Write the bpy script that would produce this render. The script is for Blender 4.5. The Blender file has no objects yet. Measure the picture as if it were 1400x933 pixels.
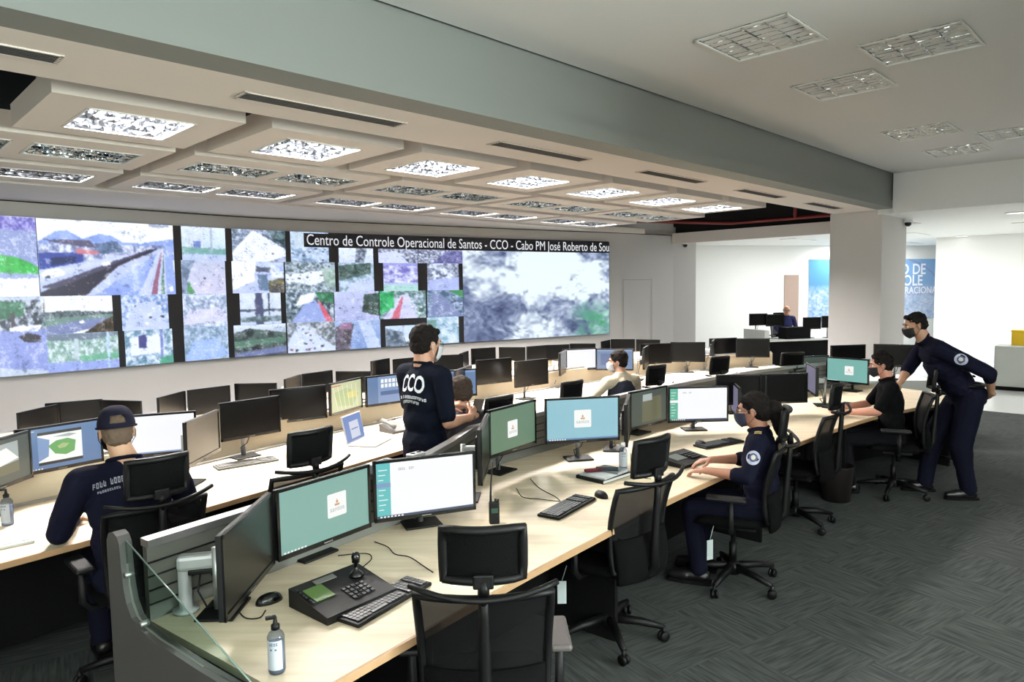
import bpy, bmesh, math, random
import numpy as np
from mathutils import Vector, Matrix, Euler
from mathutils.bvhtree import BVHTree

random.seed(7)
R = math.radians
C = bpy.context.scene.collection
SC = bpy.context.scene

# ------------------------------------------------------------------ camera
FPX, CX, CY = 950.0, 700.0, 466.5
EYE = np.array([0, 0, 2.0])
_pitch = math.atan((CY - 396) / FPX); _roll = math.atan(.015)
_f = np.array([0, math.cos(_pitch), -math.sin(_pitch)])
_r0 = np.array([1, 0, 0.]); _u0 = np.cross(_r0, _f)
_r = math.cos(_roll) * _r0 - math.sin(_roll) * _u0
_u = math.cos(_roll) * _u0 + math.sin(_roll) * _r0
cam_d = bpy.data.cameras.new('camera'); cam = bpy.data.objects.new('camera', cam_d); C.objects.link(cam)
cam_d.sensor_width = 36; cam_d.lens = 36 * FPX / 1400; cam_d.clip_start = .05; cam_d.clip_end = 100
cam.matrix_world = Matrix(((_r[0], _u[0], -_f[0], 0), (_r[1], _u[1], -_f[1], 0), (_r[2], _u[2], -_f[2], 2.0), (0, 0, 0, 1)))
SC.camera = cam
def at(px, py, z):
    """the point at height z that the photograph shows at (px, py)"""
    d = _f + (px - CX) / FPX * _r - (py - CY) / FPX * _u
    return EYE + d * ((z - 2.0) / d[2])
def st(s, t, z=0.0):
    """room axes: s along the beam, t across it (45 degrees to the view)"""
    return Vector(((s + t) * .70710678, (s - t) * .70710678, z))

# ------------------------------------------------------------------ world, exposure
w = bpy.data.worlds.new('world'); SC.world = w; w.use_nodes = True
w.node_tree.nodes['Background'].inputs[0].default_value = (.75, .85, .9, 1)
w.node_tree.nodes['Background'].inputs[1].default_value = .3
SC.view_settings.view_transform = 'Standard'; SC.view_settings.look = 'None'
SC.view_settings.exposure = 0.36; SC.view_settings.gamma = 1
SC.view_settings.use_curve_mapping = False
SC.cycles.use_denoising = True
SC.cycles.max_bounces = 7; SC.cycles.diffuse_bounces = 4; SC.cycles.glossy_bounces = 3
SC.cycles.transparent_max_bounces = 8; SC.cycles.sample_clamp_indirect = 4
SC.cycles.caustics_reflective = False; SC.cycles.caustics_refractive = False

P_PANEL = 570      # ceiling lamps over the desks
P_PANEL3 = 72
P_HIGH = 260      # lamps added in the high ceiling fixtures to brighten the near desk
P_FAR = 52        # lamps of the far room
P_WIN = 2900       # fill lamps added behind assumed, unseen windows at the camera's back
def area(name, loc, sx, sy, power, col, rot=(0, 0, 0), spread=180, parent=None):
    l = bpy.data.lights.new(name, 'AREA'); l.shape = 'RECTANGLE'; l.size = sx; l.size_y = sy
    l.energy = power; l.color = col; l.spread = R(spread)
    o = bpy.data.objects.new(name, l); C.objects.link(o); o.location = loc; o.rotation_euler = rot
    if parent: o.parent = parent
    return o

# ------------------------------------------------------------------ helpers
def lin(c):
    return tuple(((v / 255) / 12.92 if v / 255 <= .04045 else ((v / 255 + .055) / 1.055) ** 2.4) for v in c)
_mats = {}
def mat(name, rgb, rough=.5, metal=0, emit=0, spec=.5, alpha=None, bump=0, bscale=60, vary=0, vscale=3, coat=0, trans=0):
    if name in _mats: return _mats[name]
    if name.startswith('hair_'): spec = .15
    if 'cloth' in name or 'polo' in name or 'jeans' in name: spec = .08
    m = bpy.data.materials.new(name); m.use_nodes = True; nt = m.node_tree; b = nt.nodes['Principled BSDF']
    c = lin(rgb) + (1,)
    b.inputs['Base Color'].default_value = c; b.inputs['Roughness'].default_value = rough
    b.inputs['Metallic'].default_value = metal; b.inputs['Specular IOR Level'].default_value = spec
    if coat: b.inputs['Coat Weight'].default_value = coat
    if trans: b.inputs['Transmission Weight'].default_value = trans
    if emit:
        b.inputs['Emission Color'].default_value = c; b.inputs['Emission Strength'].default_value = emit * .78
        b.inputs['Base Color'].default_value = (.01, .01, .01, 1)
    if alpha is not None: b.inputs['Alpha'].default_value = alpha
    if bump or vary:
        tc = nt.nodes.new('ShaderNodeTexCoord')
        if bump:
            n = nt.nodes.new('ShaderNodeTexNoise'); n.inputs['Scale'].default_value = bscale; n.inputs['Detail'].default_value = 3
            nt.links.new(tc.outputs['Object'], n.inputs['Vector'])
            bp = nt.nodes.new('ShaderNodeBump'); bp.inputs['Strength'].default_value = bump; bp.inputs['Distance'].default_value = .01
            nt.links.new(n.outputs['Fac'], bp.inputs['Height']); nt.links.new(bp.outputs[0], b.inputs['Normal'])
        if vary:
            n = nt.nodes.new('ShaderNodeTexNoise'); n.inputs['Scale'].default_value = vscale; n.inputs['Detail'].default_value = 4
            nt.links.new(tc.outputs['Object'], n.inputs['Vector'])
            mx = nt.nodes.new('ShaderNodeMix'); mx.data_type = 'RGBA'
            mx.inputs[6].default_value = tuple(v * (1 - vary) for v in c[:3]) + (1,)
            mx.inputs[7].default_value = tuple(min(1, v * (1 + vary)) for v in c[:3]) + (1,)
            nt.links.new(n.outputs['Fac'], mx.inputs[0]); nt.links.new(mx.outputs[2], b.inputs['Base Color'])
    _mats[name] = m
    return m

class MB:
    """collects shapes and links them as one mesh object"""
    def __init__(s): s.v = []; s.f = []; s.m = []; s.sm = []
    def add(s, vs, fs, mi=0, smooth=False):
        o = len(s.v); s.v += [tuple(v) for v in vs]; s.f += [tuple(i + o for i in f) for f in fs]
        s.m += [mi] * len(fs); s.sm += [smooth] * len(fs); return s
    def box(s, c, d, rot=None, mi=0, bev=0):
        x, y, z = (k / 2 for k in d); M = rot if rot is not None else Matrix.Identity(3)
        if bev:
            b = min(bev, x * .9, y * .9, z * .9)
            bm = bmesh.new(); bmesh.ops.create_cube(bm, size=1)
            for v in bm.verts: v.co = Vector((v.co.x * d[0], v.co.y * d[1], v.co.z * d[2]))
            bmesh.ops.bevel(bm, geom=bm.edges[:], offset=b, segments=2, affect='EDGES', profile=.5)
            bm.verts.index_update()
            s.add([M @ v.co + Vector(c) for v in bm.verts], [[v.index for v in f.verts] for f in bm.faces], mi, False); bm.free(); return s
        vs = [M @ Vector((a * x, b * y, e * z)) + Vector(c) for a in (-1, 1) for b in (-1, 1) for e in (-1, 1)]
        return s.add(vs, [(0, 1, 3, 2), (4, 6, 7, 5), (0, 4, 5, 1), (2, 3, 7, 6), (0, 2, 6, 4), (1, 5, 7, 3)], mi)
    def quad(s, a, b, c, d, mi=0): return s.add([a, b, c, d], [(0, 1, 2, 3)], mi)
    def prism(s, poly, z0, z1, mi=0, M=None):
        n = len(poly); vs = [Vector((p[0], p[1], z0)) for p in poly] + [Vector((p[0], p[1], z1)) for p in poly]
        if M is not None: vs = [M @ v for v in vs]
        fs = [tuple(range(n - 1, -1, -1)), tuple(range(n, 2 * n))] + [(i, (i + 1) % n, (i + 1) % n + n, i + n) for i in range(n)]
        return s.add(vs, fs, mi)
    def strip(s, A, B, z0, z1, mi=0):
        """slab between two polylines of equal length"""
        n = len(A)
        for i in range(n - 1):
            q = [A[i], A[i + 1], B[i + 1], B[i]]
            vs = [(p[0], p[1], z0) for p in q] + [(p[0], p[1], z1) for p in q]
            fs = [(3, 2, 1, 0), (4, 5, 6, 7), (0, 1, 5, 4), (2, 3, 7, 6)]
            if i == 0: fs.append((3, 0, 4, 7))
            if i == n - 2: fs.append((1, 2, 6, 5))
            s.add(vs, fs, mi)
        return s
    def tube(s, pts, r, n=8, mi=0, cap=True):
        pts = [Vector(p) for p in pts]; rs = r if isinstance(r, (list, tuple)) else [r] * len(pts)
        rings = []; up = None
        for i, p in enumerate(pts):
            d = (pts[min(i + 1, len(pts) - 1)] - pts[max(i - 1, 0)]).normalized()
            if up is None: up = d.orthogonal().normalized()
            up = (up - d * up.dot(d)); up = up.normalized() if up.length > 1e-6 else d.orthogonal().normalized()
            sd = d.cross(up)
            rings.append([p + (up * math.cos(2 * math.pi * k / n) + sd * math.sin(2 * math.pi * k / n)) * rs[i] for k in range(n)])
        vs = [v for q in rings for v in q]
        fs = [(i * n + k, i * n + (k + 1) % n, (i + 1) * n + (k + 1) % n, (i + 1) * n + k) for i in range(len(pts) - 1) for k in range(n)]
        if cap: fs += [tuple(range(n - 1, -1, -1)), tuple((len(pts) - 1) * n + k for k in range(n))]
        return s.add(vs, fs, mi, True)
    def lathe(s, prof, c=(0, 0, 0), n=16, mi=0, M=None):
        vs = []
        for (r, z) in prof:
            for k in range(n):
                v = Vector((r * math.cos(2 * math.pi * k / n), r * math.sin(2 * math.pi * k / n), z))
                if M is not None: v = M @ v
                vs.append(v + Vector(c))
        m = len(prof)
        fs = [(i * n + k, i * n + (k + 1) % n, (i + 1) * n + (k + 1) % n, (i + 1) * n + k) for i in range(m - 1) for k in range(n)]
        fs += [tuple(range(n - 1, -1, -1)), tuple((m - 1) * n + k for k in range(n))]
        return s.add(vs, fs, mi, True)
    def ball(s, c, r, M=None, mi=0, sub=2):
        bm = bmesh.new(); bmesh.ops.create_icosphere(bm, subdivisions=sub, radius=1)
        rr = r if isinstance(r, (tuple, list)) else (r, r, r); M = M if M is not None else Matrix.Identity(3)
        bm.verts.index_update()
        s.add([M @ Vector((v.co.x * rr[0], v.co.y * rr[1], v.co.z * rr[2])) + Vector(c) for v in bm.verts], [[v.index for v in f.verts] for f in bm.faces], mi, True)
        bm.free(); return s
    def limb(s, a, b, ra, rb, n=14):
        """closed tapered capsule"""
        a, b = Vector(a), Vector(b); d = (b - a); L = max(d.length, 1e-5)
        pts, rs = [], []
        dn = d / L
        for k in range(1, 5):
            q = math.pi / 2 * k / 4; pts.append(a - dn * ra * math.cos(q)); rs.append(ra * math.sin(q))
        for k in range(4, 0, -1):
            q = math.pi / 2 * k / 4; pts.append(b + dn * rb * math.cos(q)); rs.append(rb * math.sin(q))
        return s.tube(pts, rs, n)
    def build(s, name, mats, parent=None, loc=None):
        me = bpy.data.meshes.new(name); me.from_pydata(s.v, [], s.f)
        for m in (mats if isinstance(mats, (list, tuple)) else [mats]): me.materials.append(m)
        me.polygons.foreach_set('material_index', s.m); me.polygons.foreach_set('use_smooth', s.sm)
        me.update()
        o = bpy.data.objects.new(name, me); C.objects.link(o)
        if parent is not None: o.parent = parent
        if loc is not None: o.location = loc
        return o
def tag(o, label=None, cat=None, group=None, kind=None):
    if label: o['label'] = label
    if cat: o['category'] = cat
    if group: o['group'] = group
    if kind: o['kind'] = kind
    return o
def thing(name, label, cat, loc=(0, 0, 0), rz=0, group=None):
    o = bpy.data.objects.new(name, None); C.objects.link(o); o.empty_display_size = .1
    o.location = loc; o.rotation_euler = (0, 0, rz); return tag(o, label, cat, group)
def struct(name, mb, m, label=None):
    o = mb.build(name, m); o['kind'] = 'structure'
    if label: o['label'] = label
    return o
def dup(root, loc, rz, label, group=None, skip=()):
    r = root.copy(); C.objects.link(r); r.location = loc; r.rotation_euler = (0, 0, rz); r['label'] = label
    if group: r['group'] = group
    for ch in list(root.children):
        if ch.name.split('.')[0] in skip: continue
        c = ch.copy(); C.objects.link(c); c.parent = r
        for g in list(ch.children):
            d = g.copy(); C.objects.link(d); d.parent = c
    return r
def Rz(a): return Matrix.Rotation(a, 3, 'Z')
def Rx(a): return Matrix.Rotation(a, 3, 'X')
def Ry(a): return Matrix.Rotation(a, 3, 'Y')
def smoothline(P, k=4):
    """Catmull-Rom through plan points"""
    P = [np.array(p, float) for p in P]; Q = [2 * P[0] - P[1]] + P + [2 * P[-1] - P[-2]]; out = []
    for i in range(1, len(Q) - 2):
        for j in range(k):
            t = j / k; a, b, c, d = Q[i - 1], Q[i], Q[i + 1], Q[i + 2]
            out.append(.5 * (2 * b + (c - a) * t + (2 * a - 5 * b + 4 * c - d) * t * t + (3 * b - a - 3 * c + d) * t ** 3))
    out.append(P[-1]); return out
def offset(L, d):
    """shift a plan line d metres to its left"""
    out = []
    for i, p in enumerate(L):
        t = L[min(i + 1, len(L) - 1)] - L[max(i - 1, 0)]; t = t / np.hypot(*t); out.append(p + d * np.array([-t[1], t[0]]))
    return out
def text_mesh(body, size, name='t', font_bold=False, spacing=1.0):
    cu = bpy.data.curves.new(name, 'FONT'); cu.body = body; cu.size = size; cu.space_character = spacing
    cu.align_x = 'CENTER'; cu.align_y = 'CENTER'; cu.resolution_u = 3
    if font_bold: cu.offset = size * .02
    o = bpy.data.objects.new(name, cu); C.objects.link(o)
    dg = bpy.context.evaluated_depsgraph_get(); dg.update()
    me = bpy.data.meshes.new_from_object(o.evaluated_get(dg))
    vs = [tuple(v.co) for v in me.vertices]; fs = [tuple(p.vertices) for p in me.polygons]
    bpy.data.objects.remove(o); bpy.data.curves.remove(cu); bpy.data.meshes.remove(me)
    return vs, fs

def strokes(n, w_, h, seed=1, arch=0):
    """a line of lettering too small to read: letter-sized marks"""
    rs = random.Random(seed); vs, fs = [], []; u = w_ / n
    for i in range(n):
        x = -w_ / 2 + (i + .5) * u; y = -arch * (2 * x / w_) ** 2
        if rs.random() < .12: continue
        def r(x0, y0, x1, y1):
            k = len(vs); vs.extend([(x + x0 * u, y + y0 * h, 0), (x + x1 * u, y + y0 * h, 0), (x + x1 * u, y + y1 * h, 0), (x + x0 * u, y + y1 * h, 0)]); fs.append((k, k + 1, k + 2, k + 3))
        r(-.36, -.5, -.12, .5); k_ = rs.randint(0, 3)
        if k_ != 1: r(-.12, .28, .34, .5)
        if k_ != 2: r(-.12, -.5, .34, -.28)
        if k_ >= 2: r(-.12, -.1, .30, .1)
        if k_ in (0, 1): r(.14, -.28, .34, .28)
    return vs, fs
# ------------------------------------------------------------------ materials
M_wall = mat('painted_wall', (192, 188, 185), .7, bump=.04, bscale=120)
M_wallg = mat('greyish_wall_paint', (190, 190, 184), .7)
M_white = mat('white_paint', (238, 238, 234), .65)
M_ceil = mat('ceiling_paint', (228, 227, 226), .8)
M_soffit = mat('soffit_paint', (246, 234, 224), .8)
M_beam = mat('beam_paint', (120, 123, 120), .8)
M_void = mat('dark_void', (14, 12, 12), .9)
M_panel = mat('ceiling_panel_board', (242, 230, 219), .8)
M_alu = mat('aluminium', (168, 168, 168), .35, .8)
M_silver = mat('silver_plastic', (180, 182, 184), .4, .3)
M_reflector = mat('mirror_reflector', (225, 228, 228), .22, 1)
def facet(name, c0, c1, rough, metal, sc):
    m = bpy.data.materials.new(name); m.use_nodes = True; nt = m.node_tree; b = nt.nodes['Principled BSDF']
    tc = nt.nodes.new('ShaderNodeTexCoord'); v = nt.nodes.new('ShaderNodeTexVoronoi'); v.inputs['Scale'].default_value = sc; nt.links.new(tc.outputs['Object'], v.inputs['Vector'])
    r = nt.nodes.new('ShaderNodeValToRGB'); r.color_ramp.elements[0].position = .15; r.color_ramp.elements[1].position = .8; r.color_ramp.elements[0].color = lin(c0) + (1,); r.color_ramp.elements[1].color = lin(c1) + (1,)
    nt.links.new(v.outputs['Color'], r.inputs[0]); nt.links.new(r.outputs[0], b.inputs['Base Color'])
    bp = nt.nodes.new('ShaderNodeBump'); bp.inputs['Strength'].default_value = .9; bp.inputs['Distance'].default_value = .03; nt.links.new(v.outputs['Distance'], bp.inputs['Height']); nt.links.new(bp.outputs[0], b.inputs['Normal'])
    b.inputs['Roughness'].default_value = rough; b.inputs['Metallic'].default_value = metal; return m
M_blade_lit = facet('louvre_blade_toned_down', (7, 8, 10), (46, 50, 56), .4, 0, 20)  # near-black colour stands for dark reflections and holds down glare in lit fixtures
M_blade = facet('louvre_blade', (70, 84, 92), (252, 252, 250), .14, 1, 14)  # cell colours imitate light and dark mirror reflections on the blades
M_tube = mat('fluorescent_tube_off', (235, 235, 230), .4)
M_black = mat('black_plastic', (7, 7, 8), .5, spec=.25)
M_blackg = mat('glossy_black_plastic', (12, 12, 13), .2)
M_black2 = mat('dark_grey_plastic', (14, 14, 16), .55, spec=.3)
M_key = mat('key_caps', (26, 27, 29), .4)
M_fabric = mat('black_fabric', (8, 8, 9), .9, spec=.1, bump=.3, bscale=300)
M_grey = mat('grey_laminate', (66, 64, 63), .6, spec=.3)
M_greyp = mat('grey_panel', (98, 98, 93), .55)
M_dark = mat('dark_understructure', (10, 10, 11), .8, spec=.15)
M_whitep = mat('white_plastic', (228, 228, 226), .4)
M_armpad = mat('grey_arm_pad', (84, 78, 77), .6)
M_red = mat('red_pipe_paint', (110, 22, 20), .5)
M_yellow = mat('yellow_plastic', (232, 190, 20), .5)
M_cab = mat('cabinet_laminate', (188, 190, 184), .5)
M_door = mat('beige_door', (176, 152, 138), .6)

def mesh_fabric():
    m = bpy.data.materials.new('chair_mesh'); m.use_nodes = True; nt = m.node_tree; b = nt.nodes['Principled BSDF']
    b.inputs['Base Color'].default_value = (.003, .003, .0035, 1); b.inputs['Roughness'].default_value = .8; b.inputs['Specular IOR Level'].default_value = .15
    b.inputs['Alpha'].default_value = .955
    return m
M_mesh = mesh_fabric()
def glass(name, tint, k=.05):
    m = bpy.data.materials.new(name); m.use_nodes = True; nt = m.node_tree
    for n in list(nt.nodes): nt.nodes.remove(n)
    out = nt.nodes.new('ShaderNodeOutputMaterial'); g = nt.nodes.new('ShaderNodeBsdfGlossy'); t = nt.nodes.new('ShaderNodeBsdfTransparent')
    g.inputs['Roughness'].default_value = .03; t.inputs[0].default_value = lin(tint) + (1,)
    lw = nt.nodes.new('ShaderNodeLayerWeight'); lw.inputs[0].default_value = .25; mx = nt.nodes.new('ShaderNodeMixShader')
    po = nt.nodes.new('ShaderNodeMath'); po.operation = 'POWER'; po.inputs[1].default_value = 3; ad = nt.nodes.new('ShaderNodeMath'); ad.operation = 'MULTIPLY_ADD'; ad.inputs[1].default_value = .3; ad.inputs[2].default_value = k
    nt.links.new(lw.outputs['Facing'], po.inputs[0]); nt.links.new(po.outputs[0], ad.inputs[0])
    nt.links.new(ad.outputs[0], mx.inputs[0]); nt.links.new(t.outputs[0], mx.inputs[1]); nt.links.new(g.outputs[0], mx.inputs[2]); nt.links.new(mx.outputs[0], out.inputs[0])
    return m
M_glass = glass('clear_glass', (228, 238, 234)); M_glassedge = mat('glass_edge', (104, 122, 116), .2)
M_bottle = glass('clear_bottle_plastic', (205, 212, 225)); M_label = mat('bottle_label', (178, 184, 194), .5)

def wood():
    m = bpy.data.materials.new('maple_worktop'); m.use_nodes = True; nt = m.node_tree; b = nt.nodes['Principled BSDF']
    tc = nt.nodes.new('ShaderNodeTexCoord'); mp = nt.nodes.new('ShaderNodeMapping'); mp.inputs['Rotation'].default_value = (0, 0, R(-50)); mp.inputs['Scale'].default_value = (1.2, 14, 1)
    n = nt.nodes.new('ShaderNodeTexNoise'); n.inputs['Scale'].default_value = 1.6; n.inputs['Detail'].default_value = 6; n.inputs['Distortion'].default_value = .6
    r = nt.nodes.new('ShaderNodeValToRGB'); r.color_ramp.elements[0].position = .3; r.color_ramp.elements[1].position = .72
    r.color_ramp.elements[0].color = lin((214, 196, 166)) + (1,); r.color_ramp.elements[1].color = lin((238, 222, 196)) + (1,)
    nt.links.new(tc.outputs['Object'], mp.inputs[0]); nt.links.new(mp.outputs[0], n.inputs['Vector']); nt.links.new(n.outputs['Fac'], r.inputs[0]); nt.links.new(r.outputs[0], b.inputs['Base Color'])
    b.inputs['Roughness'].default_value = .5
    return m
M_wood = wood(); M_woodedge = mat('worktop_edge', (176, 140, 104), .5, vary=.15, vscale=8)
M_riser = mat('wood_riser', (232, 214, 186), .5, vary=.06, vscale=4)

def carpet():
    m = bpy.data.materials.new('carpet_tiles'); m.use_nodes = True; nt = m.node_tree; b = nt.nodes['Principled BSDF']; N = nt.nodes.new; L = nt.links.new
    tc = N('ShaderNodeTexCoord'); mp = N('ShaderNodeMapping'); mp.inputs['Rotation'].default_value = (0, 0, R(-32)); L(tc.outputs['Object'], mp.inputs[0])
    sx = N('ShaderNodeSeparateXYZ'); L(mp.outputs[0], sx.inputs[0])
    ck = N('ShaderNodeTexChecker'); ck.inputs['Scale'].default_value = 2.0; L(mp.outputs[0], ck.inputs['Vector'])
    noises = []
    for sc in ((4.5, 62, 1), (62, 4.5, 1)):
        m2 = N('ShaderNodeMapping'); m2.inputs['Scale'].default_value = sc; L(mp.outputs[0], m2.inputs[0])
        n = N('ShaderNodeTexNoise'); n.inputs['Scale'].default_value = 1.0; n.inputs['Detail'].default_value = 3; L(m2.outputs[0], n.inputs['Vector']); noises.append(n)
    mx = N('ShaderNodeMix'); mx.data_type = 'FLOAT'; L(ck.outputs['Fac'], mx.inputs[0]); L(noises[0].outputs['Fac'], mx.inputs[2]); L(noises[1].outputs['Fac'], mx.inputs[3])
    r = N('ShaderNodeValToRGB'); e = r.color_ramp.elements; e[0].position = .33; e[1].position = .68
    e[0].color = lin((50, 54, 54)) + (1,); e[1].color = lin((79, 82, 80)) + (1,)
    L(mx.outputs[0], r.inputs[0]); L(r.outputs[0], b.inputs['Base Color']); b.inputs['Roughness'].default_value = .95; b.inputs['Specular IOR Level'].default_value = .2
    return m
M_carpet = carpet()
M_floorw = mat('white_polished_floor', (214, 216, 212), .25)

# ------------------------------------------------------------------ the setting
S0, S1, T1 = -5.0, 20.6, 6.0
def poly(L): return [tuple(st(s, t)[:2]) for s, t in L]
struct('floor', MB().prism(poly([(S0, -6.05), (12.8, -6.05), (12.8, T1), (S0, T1)]), -.2, 0), M_carpet)
struct('floor_lower_tier', MB().prism(poly([(S0, -13), (17.5, -13), (17.5, -6.05), (S0, -6.05)]), -.3, -.17), M_carpet)
struct('floor_far_room', MB().prism(poly([(12.8, -10), (24, -10), (24, T1), (12.8, T1)]), -.16, .002), M_floorw)

# the curved front wall that carries the display
WALL = smoothline([(-9.6, 6.4), (-8.2, 8.0), (-6.85, 9.35), (-5.6, 10.75), (-4.4, 12.0), (-3.0, 13.05), (-1.4, 14.1), (.4, 15.25), (2.35, 16.45), (4.1, 17.62)], 6)
WALLb = offset(WALL, .2)
struct('wall_front', MB().strip(WALL, WALLb, -.3, 3.6), M_wall)
struct('trim_1', MB().strip(offset(WALL, -.012), WALL, 3.285, 3.3), M_black2)
# pier and the white walls of the far room
struct('wall_pier', MB().prism([(4.1, 17.62), (4.74, 17.9), (5.1, 19.6), (4.6, 20.2), (3.9, 18.4)], -.3, 3.5), M_wall)
fw0, fw1 = np.array((4.6, 19.7)), np.array((15.5, 22.5))
fd = (fw1 - fw0) / np.hypot(*(fw1 - fw0)); fn = np.array((-fd[1], fd[0]))
def far(px):
    k = (px - CX) / FPX / 1.002
    t = (k * fw0[1] - fw0[0]) / (fd[0] - k * fd[1]); return fw0 + fd * t
struct('wall_far', MB().strip([fw0, fw1], [fw0 + fn * .2, fw1 + fn * .2], -.1, 3.4), M_white)
struct('wall_right_end', MB().prism(poly([(S1, -5.92 + .9), (S1, T1), (S1 + .3, T1), (S1 + .3, -5.02)]), -.1, 3.4), M_white)
struct('wall_right', MB().prism(poly([(S0, T1), (S1, T1), (S1, T1 + .2), (S0, T1 + .2)]), -.1, .9).prism(poly([(S0, T1), (S1, T1), (S1, T1 + .2), (S0, T1 + .2)]), 2.7, 4.3)
       .prism(poly([(S0, T1), (-3.2, T1), (-3.2, T1 + .2), (S0, T1 + .2)]), .9, 2.7).prism(poly([(1.2, T1), (2.6, T1), (2.6, T1 + .2), (1.2, T1 + .2)]), .9, 2.7)
       .prism(poly([(7.0, T1), (S1, T1), (S1, T1 + .2), (7.0, T1 + .2)]), .9, 2.7), M_wall)
for i, (a, b) in enumerate(((-3.2, 1.2), (2.6, 7.0))):
    mb = MB()
    for k in range(4):
        s = a + (b - a) * k / 3; mb.prism(poly([(s - .03, T1 + .05), (s + .03, T1 + .05), (s + .03, T1 + .12), (s - .03, T1 + .12)]), .9, 2.7)
    for z in (.9, 2.65): mb.prism(poly([(a, T1 + .05), (b, T1 + .05), (b, T1 + .12), (a, T1 + .12)]), z, z + .05)
    wf = struct('window_%d' % (i + 1), mb, M_alu)
    MB().prism(poly([(a, T1 + .08), (b, T1 + .08), (b, T1 + .09), (a, T1 + .09)]), .95, 2.65).build('window_pane', M_glass, wf)
    c = st((a + b) / 2, T1 + .3, 1.8)
    area('window_fill_lamp', c, b - a, 1.7, P_WIN, (.92, 1.0, .96), (R(112), 0, R(-45 + 180)))  # added lamp outside an unseen window, tilted up to brighten the ceiling
struct('wall_left', MB().prism(poly([(S0, -13.5), (S0, T1 + .2), (S0 - .2, T1 + .2), (S0 - .2, -13.5)]), -.3, 4.3), M_wall)

# ceilings, beam and soffit
struct('ceiling', MB().prism(poly([(S0, -3.73), (12.65, -3.73), (12.65, T1), (S0, T1)]), 3.81, 3.95), M_ceil)
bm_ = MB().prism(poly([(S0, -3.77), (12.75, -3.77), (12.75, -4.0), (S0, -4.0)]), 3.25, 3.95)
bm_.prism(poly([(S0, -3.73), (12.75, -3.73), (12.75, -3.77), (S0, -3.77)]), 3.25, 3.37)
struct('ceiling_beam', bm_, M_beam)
struct('ceiling_soffit', MB().prism(poly([(S0, -4.0), (15.4, -4.0), (15.4, -4.76), (S0, -4.76)]), 3.25, 3.4), M_soffit)
struct('ceiling_end_fascia', MB().prism(poly([(12.65, -3.73), (12.65, T1), (12.8, T1), (12.8, -3.73)]), 3.17, 3.95), M_ceil)
struct('ceiling_far_room', MB().prism(poly([(12.8, -4.0), (24.5, -4.0), (24.5, T1), (12.8, T1)]), 3.17, 3.3).prism(poly([(15.4, -12), (24.5, -12), (24.5, -4.0), (15.4, -4.0)]), 3.17, 3.3), M_white)
struct('trim_2', MB().prism(poly([(15.3, -9.9), (15.3, -4.76), (15.4, -4.76), (15.4, -9.9)]), 3.08, 3.34), M_soffit)
struct('ceiling_void', MB().prism(poly([(S0, -13.5), (16, -13.5), (16, -3.9), (S0, -3.9)]), 4.3, 4.4).prism(poly([(15.42, -12), (15.42, -4), (15.5, -4), (15.5, -12)]), 3.3, 4.4), M_void)
wl = [p for p in WALL]
inner = []
for p in wl:
    s = (p[0] + p[1]) * .7071; inner.append(np.array(st(s, -9.75)[:2]))
struct('ceiling_front_strip', MB().strip(inner, wl, 3.3, 3.42), M_panel)
# column
c0 = st(12.85, -3.99)
cp = [at(1207, 287, 3.25)[:2], at(1135, 291, 3.25)[:2]]
cs0, ct0 = (cp[0][0] + cp[0][1]) * .7071, (cp[0][0] - cp[0][1]) * .7071
struct('column', MB().prism(poly([(cs0, ct0), (cs0, ct0 - .86), (cs0 + 1.33, ct0 - .86), (cs0 + 1.33, ct0)]), 0, 3.25), M_wall)

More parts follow.
